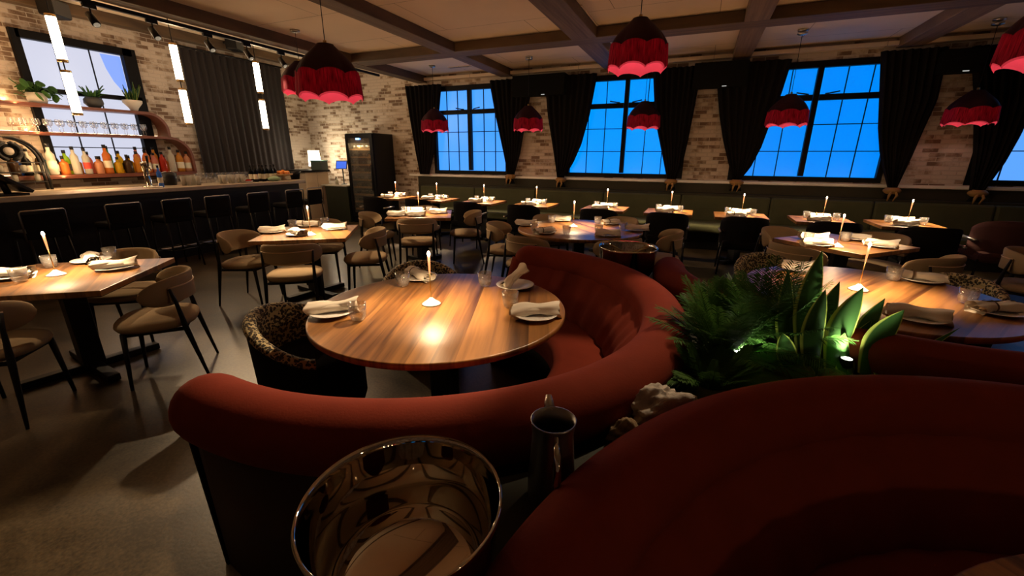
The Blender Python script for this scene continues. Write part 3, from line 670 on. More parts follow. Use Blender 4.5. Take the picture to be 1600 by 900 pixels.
for k in range(5):
    tag(MB().lathe([(0, 0), (.03, 0), (.034, .05), (.034, .09), (.03, .1), (0, .1)], 12).build('jar', tint('clear bottle glass', COLS['clear'])), f'pale jar on the black wire rack, {ords[k]} from the left', 'jar', 'jars on the wire rack').location = (WX + .54, 2.78 + .12 * k, 1.085 + (.267 if k % 2 else .127))
p = on_z(20, 306, BT)
t = thing('till_terminal', 'black sloping till terminal at the left end of the bar', 'till', (BX - .35, 2.36, BT), .0)
m_ = Matrix.Rotation(-.7, 4, 'X')
MB().box((0, .05, .012), (.3, .34, .024), bevel=.006).build('base', M['black'], t)
MB().box((0, .02, .22), (.44, .56, .04), mat=m_, bevel=.006).build('display', M['black'], t)
MB().tube([(0, .08, .02), (0, .05, .18)], .035).build('neck', M['black'], t)
# things on the bar top: (py is the base line on the counter)
def barspot(px, py=None, back=.45): 
    q = on_x(px, 288, BX - back); return (BX - back, q.y, BT)
t = thing('beer_tap', 'chrome beer tap tower on the bar', 'beer tap', barspot(233), 0)
MB().lathe([(0, 0), (.09, 0), (.09, .012), (.045, .02), (.04, .03), (.04, .30), (.052, .33), (.045, .38), (0, .39)], 20).build('column', M['chrome'], t)
MB().tube([(.04, 0, .30), (.12, 0, .30), (.125, 0, .24)], .014).build('spout', M['chrome'], t)
MB().tube([(.09, 0, .31), (.10, 0, .40), (.105, 0, .47)], [.012, .018, .02]).build('tap_handle', M['black'], t)
tag(MB().lathe([(0, 0), (.08, 0), (.085, .012), (.08, .02), (0, .02)], 20).build('coaster_dish', M['white']), 'small white dish by the beer tap', 'dish').location = barspot(243, back=.16)
bottle(barspot(252, back=.22), 'blue', 'tall', 'slim blue and white bottle beside the beer tap', None, cream, True, .9)
t = thing('ice_bucket', 'black bucket on the back edge of the bar near the rounded shelf end', 'bucket', barspot(266, back=.66)); MB().lathe([(0, 0), (.09, 0), (.12, .20), (.112, .20), (.085, .015), (0, .015)], 24).build('pail', M['black'], t); MB().tube([(0, .12 * math.cos(PI * k / 10), .19 - .02 + .05 * math.sin(PI * k / 10)) for k in range(11)], .006).build('handle', M['steel'], t)
def make_tumbler():
    t = thing('tumbler', '', 'glass', (0, 0, 0))
    MB().lathe([(0, .004), (.026, .004), (.030, .008), (.038, .03), (.041, .088), (.0385, .088), (.035, .035), (.028, .014), (0, .012)], 20).build('vessel', M['glass'], t)
    return t
tum = Kind(make_tumbler)
def make_mug():
    t = thing('pint_glass', '', 'glass', (0, 0, 0)); MB().lathe([(0, .0), (.03, 0), (.044, .15), (.041, .15), (.028, .01), (0, .01)], 14).build('vessel', tint('frosted clear glass', (.55, .52, .47), .5), t); return t
mug = Kind(make_mug)
for k, (px, bk) in enumerate(((288, .3), (296, .25), (303, .35), (311, .25), (347, .30), (352, .18), (361, .30), (366, .18), (375, .28), (381, .2))):
    mug.put(barspot(px, back=bk), 0, ('pint glass in the cluster left of the bar curtain' if px < 320 else 'pint glass in the cluster below the bar curtain') + ', ' + ords[k if k < 4 else k - 4] + ' from the left', 'pint glasses on the bar')
for k in range(16): wg.put((BX - 1.0, 5.05 + .085 * k, 1.082), 0, 'stemmed glass in the row on the counter behind the bar', 'stemmed glasses behind the bar')
tag(MB().box((BX - 1.02, 6.0, 1.04), (.5, 2.2, .08)).build('glass_shelf', M['steel']), 'steel work counter behind the right end of the bar', 'counter')
WB = [(395, .35), (402, .25), (409, .38), (414, .24), (420, .36), (427, .26), (432, .38)]
for k, (px, bk) in enumerate(WB): bottle(barspot(px, back=bk), 'black', 'wine', f'dark wine bottle with pale label standing on the bar, {ords[k]} from the left', 'wine bottles on the bar', cream, True, 1.0)
# fruit bowl
fb = barspot(445, back=.35); t = thing('fruit_stand', 'pale wooden footed bowl holding oranges on the bar', 'bowl', fb)
MB().lathe([(0, 0), (.06, 0), (.05, .02), (.025, .05), (.03, .07), (.17, .10), (.18, .125), (.165, .125), (.03, .09), (0, .088)], 28).build('bowl', M['woodpale'], t)
for k in range(7):
    a = k * 2 * PI / 6; r = .085 if k < 6 else 0
    tag(MB().ell((0, 0, 0), (.04, .04, .038)).build('orange', M['orange']), 'orange in the wooden footed bowl, ' + (ords[k] + ' around the ring' if k < 6 else 'topmost in the middle'), 'orange', 'oranges in the bowl').location = (fb[0] + r * math.cos(a), fb[1] + r * math.sin(a), fb[2] + (.145 if k < 6 else .165))
gp = barspot(430, back=.16); t = thing('folded_bag', 'pale green crumpled packet lying on the bar', 'packet', gp); MB().grid(lambda u, v: (.08 * math.cos(2 * PI * u) * math.sin(PI * v) * (1 + .2 * math.sin(5 * 2 * PI * u)), .13 * math.sin(2 * PI * u) * math.sin(PI * v), .045 - .045 * math.cos(PI * v) * (1 + .15 * math.sin(4 * 2 * PI * u))), 24, 10, cu=True).build('wrapper', plain('pale green paper', (.25, .36, .22), .7), t)
t = thing('serving_pot', 'black serving pot on the bar behind the oranges', 'pot', barspot(463, back=.38)); MB().lathe([(0, 0), (.08, 0), (.10, .10), (.12, .16), (.108, .16), (.09, .10), (.07, .012), (0, .012)], 24).build('pot', M['black'], t)
t = thing('paper_cup', 'white card with red berries dish on the bar', 'dish', barspot(389, back=.2)); MB().lathe([(0, 0), (.05, 0), (.08, .03), (.074, .03), (.045, .008), (0, .008)], 20).build('dish', M['white'], t); MB().ell((0, 0, .03), (.05, .05, .03)).build('filling', tint('red bottle glass', COLS['red']), t)
# service counter and wine fridge at the end of the room
t = thing('service_cabinet', 'dark green cabinet with a white top beside the wine fridge', 'cabinet', (-8.27, 8.57, 0))
MB().box((0, 0, .435), (.72, .76, .87)).build('body', M['green'], t); MB().box((-.06, 0, .885), (.84, .8, .03), bevel=.004).build('counter_top', M['whitetop'], t)
t = thing('register_box', 'grey green box stacked on the shelf by the glowing lamp', 'box', (-8.75, 8.2, 1.26), .1)
MB().box((0, 0, .10), (.30, .26, .20), bevel=.01).build('carton', plain('grey green card', (.09, .12, .09), .7), t); MB().box((0, 0, .215), (.31, .27, .03)).build('lid', plain('teal lid', (.10, .28, .22), .6), t)
t = thing('work_station', 'pale work station behind the end of the bar', 'counter', (-9.16, 8.1, 0)); MB().box((0, 0, .6), (.8, .7, 1.2)).build('body', M['ceiling'], t); MB().box((0, 0, 1.235), (.86, .8, .05)).build('shelf_top', M['blackwood'], t)
lp = Vector((-9.05, 8.35, 1.26)); t = thing('counter_lamp', 'glowing white lamp on the shelf in the corner by the wall', 'lamp', lp)
MB().lathe([(0, 0), (.07, 0), (.07, .015), (.012, .02), (.012, .10), (0, .10)], 16).build('base', M['brass'], t); MB().lathe([(0, .08), (.15, .08), (.13, .46), (0, .46)], 20).build('lamp_shade', M['barlamp'], t); light('lamp_glow', 'POINT', (.22, -.1, .30), 45, (1, .8, .55), .06, t)
t = thing('tablet_stand', 'blue lit tablet on a black stand at the green cabinet', 'tablet', (on_y(536, 270, 8.5).x, 8.5, .90), .3)
MB().lathe([(0, 0), (.07, 0), (.07, .012), (.015, .02), (.015, .38), (0, .38)], 16).build('stand', M['black'], t)
tb = MB(); tb.box((0, -.03, .48), (.30, .02, .22), mat=Matrix.Rotation(-.35, 4, 'X'), bevel=.006); s_ = tb.build('tablet', M['black'], t); MB().box((0, -.043, .476), (.26, .006, .18), mat=Matrix.Rotation(-.35, 4, 'X')).build('screen', M['screen'], s_)
t = thing('soap_bottle', 'small clear pump bottle on the white cabinet top', 'bottle', (on_y(526, 280, 8.38).x, 8.38, .90)); MB().lathe([(0, 0), (.035, 0), (.037, .10), (.015, .13), (.012, .15), (0, .15)], 14).build('body', tint('clear bottle glass', COLS['clear']), t); MB().tube([(0, 0, .15), (0, 0, .19), (.03, -.02, .19)], .006).build('pump', M['black'], t)
t = thing('soap_bottle', 'small brown bottle at the left edge of the white cabinet top', 'bottle', (-8.5, 8.45, .90)); MB().lathe([(0, 0), (.03, 0), (.03, .14), (.012, .16), (.012, .19), (0, .19)], 14).build('body', tint('brown bottle glass', COLS['brown']), t)
light('counter_light', 'SPOT', (-8.3, 8.2, 2.3), 60, (1, .8, .55), .05, target=(-8.1, 8.65, .9), spot=.5)
FX, FY, FH = -7.42, 8.22, 2.10
t = thing('wine_fridge', 'tall black wine fridge with a glass door against the brick wall', 'wine fridge', (FX, FY, 0))
cab = MB(); 
for c_, d_ in (((-.385, .36, FH / 2), (.05, .70, FH)), ((.385, .36, FH / 2), (.05, .70, FH)), ((0, .69, FH / 2), (.72, .04, FH)), ((0, .36, FH - .03), (.72, .70, .06)), ((0, .36, .10), (.72, .70, .20))): cab.box(c_, d_)
cab.build('cabinet', M['black'], t)
d = MB()
for c_, d_ in (((-.36, -.01, FH / 2 + .06), (.08, .04, FH - .16)), ((.36, -.01, FH / 2 + .06), (.08, .04, FH - .16)), ((0, -.01, FH - .06), (.64, .04, .10)), ((0, -.01, .22), (.64, .04, .10))): d.box(c_, d_)
d = d.build('door', M['black'], t); MB().box((0, -.01, FH / 2 + .06), (.64, .008, FH - .34)).build('door_glass', M['fridge_glass'], d); MB().tube([(.33, -.06, .8), (.33, -.06, 1.4)], .012).build('handle', M['black'], d)
MB().box((-.02, -.034, FH - .125), (.10, .008, .035)).build('display', M['blue_led'], t)
zs = [.34 + .175 * k for k in range(9)]
for z in zs: MB().box((0, .32, z), (.70, .60, .035)).build('shelf', M['woodpale'], t)
light('fridge_light', 'AREA', (0, .06, FH - .20), 50.0, (1, .75, .45), parent=t, target=(0, .3, .3), size=(.5, .05))
for r_, z in enumerate(zs):
    for k in range(5):
        x_ = -.26 + .13 * k + (r_ % 2) * .02
        o = MB().tube([(0, 0, 0), (0, .02, 0), (0, .20, 0), (0, .24, 0), (0, .31, 0)], [.015, .037, .037, .015, .014], 10).build('wine_bottle', M['black'] if (k + r_) % 3 else M['bottlefoil'])
        tag(o, f'wine bottle on the {ords[8 - r_]} fridge shelf from the top, {ords[k]} from the left', 'bottle', 'bottles in the wine fridge'); o.location = (FX + x_, FY + .06, z + .057)
# charcoal curtain on the bar wall
t = thing('bar_curtain', 'tall charcoal velvet curtain on the brick wall beside the bar shelves', 'curtain', (WX + .055, 7.1, 0))
MB().grid(lambda u, v: (.03 * math.cos(2 * PI * 15 * u) + .014 * math.sin(2 * PI * 4 * u), -1.1 + 2.28 * u, 3.64 - 2.50 * v), 180, 8).build('drape', M['curtain_bar'], t)
MB().tube([(0, -1.16, 3.66), (0, 1.24, 3.66)], .018).build('rod', M['black'], t)
# bar stools
def make_stool():
    t = thing('bar_stool', '', 'bar stool', (0, 0, 0), 0, 'black bar stools along the bar')    # faces +Y
    MB().box((0, 0, .72), (.36, .40, .09), bevel=.03).build('seat', M['blackvelvet'], t)
    MB().grid(lambda u, v: ((u - .5) * .33, -.205 - .02 * math.sin(PI * u) , .76 + .20 * v), 10, 6).grid(lambda u, v: ((u - .5) * .33, -.175 - .02 * math.sin(PI * u), .76 + .20 * v), 10, 6).build('backrest', M['blackvelvet'], t)
    MB().tube([(-.19, -.19, .66), (-.19, -.215, .985), (-.175, -.22, 1.0), (.175, -.22, 1.0), (.19, -.215, .985), (.19, -.19, .66)], .009).build('back_frame', M['darksteel'], t)
    for sx in (-1, 1):
        for sy in (-1, 1): MB().tube([(sx * .16, sy * .18, .68), (sx * .19, sy * .22, 0)], .013).build('leg', M['black'], t)
    MB().tube([(-.18, -.20, .28), (.18, -.20, .28), (.18, .20, .28), (-.18, .20, .28), (-.18, -.20, .28)], .010).build('foot_rest', M['black'], t)
    return t
st = Kind(make_stool)
for k, y in enumerate([on_x(px, py, -6.78).y for px, py in ((64, 323), (191, 315), (275, 310), (339, 306), (403, 301), (460, 296), (498, 291))]):
    st.put((-7.0 + (.0 if k < 6 else -.1), y, 0), PI / 2, f'black bar stool with thin metal back frame, {ords[k]} from the left along the bar')

# ------------------------------------------------------------------ tables
T_H = .75
def base_cross(t, half, tall=T_H - .05, post=.13, ang=0.0):
    MB().box((0, 0, tall / 2 + .03), (post, post, tall - .02), ang, .006).build('post', M['black'], t)
    ft = MB()
    for a in (0, PI / 2): ft.box((0, 0, .03), (half * 2, .075, .05), ang + a, .006)
    ft.build('foot_bars', M['black'], t)
    MB().box((0, 0, T_H - .058), (half * 1.1, .10, .03), ang).box((0, 0, T_H - .058), (.10, half * 1.1, .03), ang).build('bracket', M['black'], t)
def square_table(c, ang, size, label, group=None, foot=.36):
    t = thing('square_table', label, 'table', (c[0], c[1], 0), ang, group)
    MB().box((0, 0, T_H - .02), (size, size, .04), bevel=.004).build('table_top', M['wood'], t)
    MB().box((0, 0, T_H - .042), (size - .01, size - .01, .006)).build('under_edge', M['wood_edge'], t)
    base_cross(t, foot, ang=PI / 4); return t
def round_table(c, r, label, ang=0.0):
    t = thing('round_table', label, 'table', (c[0], c[1], 0), ang, 'round dining tables')
    MB().lathe([(0, T_H - .04), (.01, T_H - .04), (r - .02, T_H - .04), (r - .015, T_H - .04), (r, T_H - .028), (r, T_H - .006), (r - .004, T_H), (r - .007, T_H), (r - .012, T_H), (.01, T_H), (0, T_H)], 96).build('table_top', M['wood'], t)
    MB().lathe([(0, T_H - .055), (r - .10, T_H - .055), (r - .07, T_H - .040), (0, T_H - .040)], 64).build('under_edge', M['wood_edge'], t)
    MB().box((0, 0, .36), (.13, .13, .68), 0, .006).build('post', M['black'], t)
    ft = MB(); ft.box((0, 0, .03), (.9, .08, .05), .6, .006); ft.box((0, 0, .03), (.9, .08, .05), .6 + PI / 2, .006); ft.build('foot_bars', M['black'], t)
    return t
TB = {}
def dirn(deg): return Vector((math.cos(math.radians(deg)), math.sin(math.radians(deg))))
TB['T1'] = ((-4.196, 1.456), 37.0); TB['T2'] = ((-4.085, 3.55), 34.6); TB['T3'] = ((-3.85, 5.44), 30.0); TB['T4'] = ((1.47, 5.37), 45.0)
square_table(TB['T1'][0], math.radians(37), .97, 'square walnut table at the left edge of the view', 'square dining tables', .42)
square_table(TB['T2'][0], math.radians(34.6), .96, 'square walnut table between the bar and the near round table', 'square dining tables')
square_table(TB['T3'][0], math.radians(30), .93, 'square walnut table in front of the wine fridge', 'square dining tables')
square_table(TB['T4'][0], math.radians(45), .90, 'square walnut table behind the right round table', 'square dining tables')
RC = {'R1': (-1.31, 2.0), 'R2': (-1.28, 5.117), 'R3': (1.13, 3.36)}
round_table(RC['R1'], .73, 'large round walnut table in the near red booth'); round_table(RC['R2'], .76, 'round walnut table in the middle of the room with blue reflections', .4); round_table(RC['R3'], .73, 'round walnut table on the right behind the plants', -.9)
round_table((1.24, .34), .915, 'round walnut table edge in the booth at the bottom right', .4)
BQ = []
for k, (px, py) in enumerate(((625, 310.5), (693, 314), (771, 318), (856, 323), (970, 331), (1078, 337.5), (1202, 346), (1352, 357), (1508, 366))):
    x = on_z(px, py, T_H).x; sz = .72
    y = 7.02 + .20 * (1 - k / 8) + sz / 2 - .10 * (k / 8)
    q = on_y(px, py, y - sz / 2); x = x if k < 5 else (x + (on_z(px, py, T_H).x)) / 2
    cx = x - sz / 2 + (.05 * k / 8); BQ.append((cx, y))
    tt = square_table((cx, y), 0, sz, f'small square walnut table along the green bench, {ords[k]} from the wine fridge', 'small tables along the bench', .26)

# ------------------------------------------------------------------ bench along the window wall
t = thing('bench_seat', 'long dark green banquette bench under the windows', 'bench', (-.0, WY, 0))
BL, BR = -6.1, 5.6
MB().box(((BL + BR) / 2, -.62, .40), (BR - BL, .62, .14), bevel=.03).build('seat', M['bench'], t)
MB().box(((BL + BR) / 2, -.52, .17), (BR - BL - .1, .44, .33)).build('plinth', M['blackwood'], t)
nb = 8
for k in range(nb):
    wd = (BR - BL) / nb
    MB().box((BL + wd * (k + .5), -.27, .68), (wd - .006, .17, .48), mat=Matrix.Rotation(-.10, 4, 'X'), bevel=.035).build('back_cushion', M['bench'], t)
MB().box(((BL + BR) / 2, -.12, .93), (BR - BL, .14, .05), bevel=.01).build('back_rail', M['darkwall'], t)

# ------------------------------------------------------------------ chairs
def make_chair():
    t = thing('dining_chair', '', 'chair', (0, 0, 0), 0, 'tan upholstered dining chairs')     # faces +Y
    def outl(a, k): # rounded square seat
        e = 2.6; c, s = math.cos(a), math.sin(a)
        return (abs(c) ** (2 / e) * (1 if c > 0 else -1) * .255 * k, abs(s) ** (2 / e) * (1 if s > 0 else -1) * .245 * k)
    rings = [(.0, .415), (.80, .415), (.95, .425), (1.0, .447), (.98, .468), (.88, .484), (.6, .493), (.0, .497)]
    def seat(u, v):
        x = v * (len(rings) - 1); i = min(int(x), len(rings) - 2); f = x - i
        k = rings[i][0] * (1 - f) + rings[i + 1][0] * f; z = rings[i][1] * (1 - f) + rings[i + 1][1] * f
        a = outl(2 * PI * u, k); return (a[0], a[1], z)
    MB().grid(seat, 40, 14, cu=True).build('seat', M['tan'], t)
    tm = math.radians(86)
    def back(u, v):     # u around the section, v along the arc
        th = -tm + 2 * tm * v; q = max(0.0, 1 - abs(2 * v - 1) ** 3.2) ** .5
        hh = max(.004, .110 * q); tk = max(.003, .026 * (.35 + .65 * q)); g = 2 * PI * u
        cz = math.copysign(abs(math.sin(g)) ** .7, math.sin(g)); cr = math.cos(g)
        r = tk * cr
        bx, by = .268 * math.sin(th), -.255 * math.cos(th) + .045
        tilt = -.035 * (cz * hh / .11) * max(0, math.cos(th))
        return (bx + r * math.sin(th), by - r * math.cos(th) + tilt, .685 + cz * hh - .015 * (1 - q))
    MB().grid(back, 16, 44, cu=True, caps=True).build('backrest', M['tan'], t)
    def shell(u, v):
        th = math.radians(-52 + 104 * u); r = 1.0
        return (.300 * math.sin(th), -.287 * math.cos(th) + .045 - .01, .612 + .10 * v)
    MB().grid(shell, 20, 2).grid(lambda u, v: (shell(u, v)[0] * .985, shell(u, v)[1] * .985, shell(u, v)[2]), 20, 2).build('back_shell', M['tan'], t)
    MB().tube([tuple(Vector(shell(k / 12, 1)) + Vector((0, 0, .004))) for k in range(13)], .006, 6).build('back_trim', M['woodpale'], t)
    for sx in (-1, 1):
        MB().tube([(sx * .232, -.150, .715), (sx * .226, -.168, .62), (sx * .225, -.19, .42), (sx * .24, -.265, 0)], [.009, .012, .019, .009], 8).build('leg', M['blackwood'], t)
        MB().tube([(sx * .185, .17, .42), (sx * .20, .20, 0)], [.019, .011], 8).build('leg', M['blackwood'], t)
    rl = MB(); P_ = [(-.20, -.18, .405), (.20, -.18, .405), (.18, .17, .405), (-.18, .17, .405)]
    for a, b in zip(P_, P_[1:] + P_[:1]): rl.tube([a, b], .014, 6)
    rl.build('rail', M['blackwood'], t)
    return t
ch = Kind(make_chair)
def chair(c, look, label): return ch.put((c[0], c[1], 0), face(look[0] - c[0], look[1] - c[1]), label)
def side(tn, k, dist):      # k-th side of a square table, outward
    c, a = TB[tn]; d = dirn(a + 90 * k); return (c[0] + d.x * dist, c[1] + d.y * dist)
def chair_side(tn, k, dist, label, at=None, turn=0):
    c, a = TB[tn]; d = dirn(a + 90 * k); p = at or (c[0] + d.x * dist, c[1] + d.y * dist)
    return ch.put((p[0], p[1], 0), face(-d.x, -d.y) + turn, label)
chair_side('T1', 0, .68, 'tan chair at the right side of the left edge table', (-3.55, 1.655), .25)
chair_side('T1', 1, .62, 'tan chair at the far side of the left edge table, its rounded back showing', (-4.50, 1.92))
chair_side('T1', 3, .60, 'tan chair at the near side of the left edge table', (-3.93, .93))
chair_side('T2', 2, .62, 'tan chair at the left of the table near the green cabinet, facing right', (-4.55, 3.10), -.25)
chair_side('T2', 3, .62, 'tan chair with its back to the camera at the table near the green cabinet', (-3.66, 2.95))
chair_side('T2', 0, .62, 'tan chair at the right of the table near the green cabinet, facing left', (-3.50, 3.80))
chair_side('T2', 1, .58, 'tan chair pushed in at the far side of the table near the green cabinet')
chair_side('T3', 2, .70, 'tan chair at the left of the table near the fridge, facing right', (-4.38, 5.06))
chair_side('T3', 3, .62, 'tan chair with its back to the camera at the table near the fridge')
chair_side('T3', 0, .68, 'tan chair at the right of the table near the fridge, facing left')
chair_side('T3', 1, .55, 'tan chair pushed in at the far side of the table near the fridge')
chair_side('T4', 2, .66, 'tan chair on the near left side of the far right square table')
chair_side('T4', 3, .70, 'tan chair on the near right side of the far right square table')
chair_side('T4', 1, .62, 'tan chair on the far left side of the far right square table')
chair_side('T4', 0, .62, 'tan chair on the far right side of the far right square table')
for deg, r, lab in ((-167, .92, 'tan chair at the left of the far round table'), (-114, .86, 'tan chair at the far round table, its back just above the red booth end'), (-46, .80, 'tan chair at the far round table, behind the steel wine bowl'),
                    (2, .95, 'tan chair at the right of the far round table, seen from the side'), (66, .85, 'tan chair at the far right side of the far round table'), (132, .85, 'tan chair at the far left side of the far round table')):
    d = dirn(deg); c = RC['R2']; chair((c[0] + d.x * r, c[1] + d.y * r), c, lab)
chair((2.98, 5.35), (3.6, 4.9), 'tan chair at the right edge of the view beyond the right round table')
# leopard barrel chairs
def make_barrel():
    t = thing('barrel_chair', '', 'armchair', (0, 0, 0), 0, 'leopard print barrel chairs')
    tm = math.radians(118)
    def wall(r0, grow):
        def fn(u, v):
            th = -tm + 2 * tm * u; top = .50 + .20 * max(0, math.cos(th * .78)) ** 1.2
            r = r0 + .02 * v; z = .10 + (top - .10) * v + (grow if v > .99 else 0)
            return (r * math.sin(th), -r * math.cos(th), z)
        return fn
    MB().grid(wall(.315, 0), 48, 10).build('outer_shell', M['blackvelvet'], t)
    MB().grid(lambda u, v: wall(.262, 0)(u, .45 + .55 * v), 48, 8).build('inner_lining', M['leopard'], t)
    def rim(u, v):
        th = -tm + 2 * tm * v; top = .50 + .20 * max(0, math.cos(th * .78)) ** 1.2; g = 2 * PI * u; r = .308 + .036 * math.cos(g)
        return (r * math.sin(th), -r * math.cos(th), top + .03 * math.sin(g))
    MB().grid(rim, 12, 48, cu=True, caps=True).build('rim_roll', M['leopard'], t)
    MB().lathe([(0, .10), (.27, .10), (.285, .14), (.285, .38), (.275, .43), (.24, .455), (0, .465)], 40).build('seat', M['blackvelvet'], t)
    for a in (45, 135, 225, 315):
        d = dirn(a); MB().tube([(d.x * .22, d.y * .22, .11), (d.x * .245, d.y * .245, 0)], [.02, .012], 8).build('leg', M['blackwood'], t)
    return t
ba = Kind(make_barrel)
for tn, deg, r, lab in (('R1', -158, .80, 'leopard print barrel chair at the left of the near round table'), ('R1', 131, 1.0, 'leopard print barrel chair behind the near round table'),
                        ('R3', 112, 1.02, 'leopard print barrel chair half hidden by the palm'), ('R3', 47, 1.02, 'leopard print barrel chair at the far right of the right round table')):
    d = dirn(deg); c = RC[tn]; p = (c[0] + d.x * r, c[1] + d.y * r); ba.put((p[0], p[1], 0), face(c[0] - p[0], c[1] - p[1]), lab)
# black lounge chairs facing the bench
def tub(mat):
    def f():
        t = thing('lounge_chair', '', 'armchair', (0, 0, 0), 0, 'black lounge chairs facing the bench'); tm = math.radians(78)
        def back(u, v):
            th = -tm + 2 * tm * u; e = abs(2 * u - 1) ** 4
            return (.31 * math.sin(th), -.27 * math.cos(th) + .05, .42 + (.40 - .10 * e) * v)
        mb = MB(); mb.grid(back, 32, 6); mb.grid(lambda u, v: (back(u, v)[0] * .84, back(u, v)[1] * .84, back(u, v)[2]), 32, 6)
        mb.grid(lambda u, v: tuple(a * (1 - v) + b * v for a, b in zip(back(u, 1), (back(u, 1)[0] * .84, back(u, 1)[1] * .84, back(u, 1)[2] + .0))), 32, 1)
        mb.build('backrest', mat, t)
        MB().box((0, .02, .42), (.52, .50, .12), bevel=.04).build('seat', mat, t)
        for sx in (-1, 1):
            MB().tube([(sx * .30, -.16, .60), (sx * .30, .16, .60)], .018).build('arm', M['steel'], t)
            for sy in (-1, 1): MB().tube([(sx * .26, sy * .20, .40), (sx * .28, sy * .24, 0)], .012).build('leg', M['black'], t)
        return t
    return f
lo = Kind(tub(M['blackvelvet']))
for k, (cx, y) in enumerate(BQ):
    lo.put((cx + .02, y - .62, 0), .0, f'black lounge chair facing the bench, {ords[k]} from the wine fridge')
t = tub(plain('plum brown velvet', (.07, .02, .018), .9, sheen=.4))(); t.location = (3.48, 6.95, 0); t.scale = (1.1, 1.1, 1.1); t['label'] = 'plum brown velvet armchair at the far right beyond the last bench table'; del t['group']

# ------------------------------------------------------------------ red booths round the planter
def booth(name_label, c, r0, a0, a1, scale_seat=1.0):
    t = thing('booth_sofa', name_label, 'booth sofa', (c[0], c[1], 0), 0, 'curved red velvet booths'); A0, A1 = math.radians(a0), math.radians(a1); nA = 96
    def sweep(prof, closed=True, rib=0.0):
        mb = MB(); n = len(prof)
        def fn(u, v):
            a = A0 + (A1 - A0) * v; k = int(round(u * n)) % n; r, z = prof[k]
            rr = r + rib * (math.sin(a * 47) + .6 * math.sin(a * 31 + 1)) * (1 if r < r0 - .1 else 0)
            return (rr * math.cos(a), rr * math.sin(a), z)
        mb.grid(fn, n, nA, cu=True, caps=True); return mb
    rt, zc = .118, .77
    def roll(u, v):
        # rounded ends
        e = .09; vv = v; s = 1.0
        if v < e: s = math.sqrt(max(0, 1 - ((e - v) / e) ** 2)); vv = e * .35 * (v / e) + .0
        elif v > 1 - e: s = math.sqrt(max(0, 1 - ((v - 1 + e) / e) ** 2)); vv = 1 - e * .35 * ((1 - v) / e)
        else: vv = e * .35 + (v - e) / (1 - 2 * e) * (1 - 2 * e * .35)
        a = A0 + (A1 - A0) * vv; g = 2 * PI * u; s = max(s, .02)
        r = r0 + rt * s * math.cos(g); z = zc + rt * s * math.sin(g)
        return (r * math.cos(a), r * math.sin(a), z)
    MB().grid(roll, 24, 140, cu=True, caps=True).build('back_roll', M['velvet'], t)
    sweep([(r0 - .27, .36), (r0 - .28, .50), (r0 - .22, .62), (r0 - .13, .74), (r0 - .07, .80), (r0, .78), (r0, .36)], rib=.006).build('backrest', M['velvet'], t)
    sweep([(r0 - .58, .30), (r0 - .585, .42), (r0 - .56, .455), (r0 - .52, .465), (r0 - .28, .465), (r0 - .24, .45), (r0 - .24, .30)]).build('seat', M['velvet'], t)
    sweep([(r0 - .50, 0), (r0 - .52, .30), (r0 - .02, .36), (r0 - .02, 0)]).build('base', M['blackwood'], t)
    sweep([(r0 - .018, .0), (r0 - .018, .74), (r0 + .03, .72), (r0 + .022, .0)]).build('outer_panel', M['panel'], t)
    for a in (A0, A1):
        d = Vector((math.cos(a), math.sin(a))); tdir = 1 if a == A1 else -1; tn = Vector((-d.y, d.x)) * tdir
        ep = MB(); pr = [(r0 - .50, 0), (r0 - .56, .30), (r0 - .56, .45), (r0 - .27, .47), (r0 - .13, .72), (r0 + .05, .72), (r0 + .03, 0)]
        vs = [(d.x * r + tn.x * q, d.y * r + tn.y * q, z) for q in (0.002, .022) for r, z in pr]; n = len(pr)
        ep.add(vs, [list(range(n)), [n + i for i in range(n)][::-1]] + [[i, (i + 1) % n, n + (i + 1) % n, n + i] for i in range(n)], False); ep.build('end_panel', M['blackvelvet'], t)
    return t
booth('curved red velvet booth around the near round table', RC['R1'], 1.25, -102, 92)
booth('curved red velvet booth at the bottom right of the view', (1.24, .34), 1.44, 12, 184)
booth('curved red velvet booth around the right round table', RC['R3'], 1.25, -182, -12)

# planter island filling the space between the booths
LZ = .70
def arcpts(c, r, d0, d1, n=14): return [(c[0] + r * math.cos(math.radians(d0 + (d1 - d0) * k / n)), c[1] + r * math.sin(math.radians(d0 + (d1 - d0) * k / n))) for k in range(n + 1)]
isl = [(-.66, .30), (-.70, .66)] + arcpts(RC['R1'], 1.395, -62, 47, 22) + [(-.56, 3.55), (-.24, 3.62)] + arcpts(RC['R3'], 1.395, 181, 271, 18) + [(1.30, 1.95)] + arcpts((1.24, .34), 1.585, 88, 166, 20) + [(-.30, .36)]
t = thing('planter_island', 'low dark island with planting bed between the red booths', 'planter', (0, 0, 0))
MB().prism(isl, 0, LZ).build('body', M['ledge'], t)
bed = arcpts(RC['R1'], 1.43, -14, 34, 10) + arcpts(RC['R3'], 1.43, 198, 262, 12) + arcpts((1.24, .34), 1.64, 96, 142, 12)
MB().prism(bed, LZ + .001, LZ + .035).build('soil', M['soil'], t)
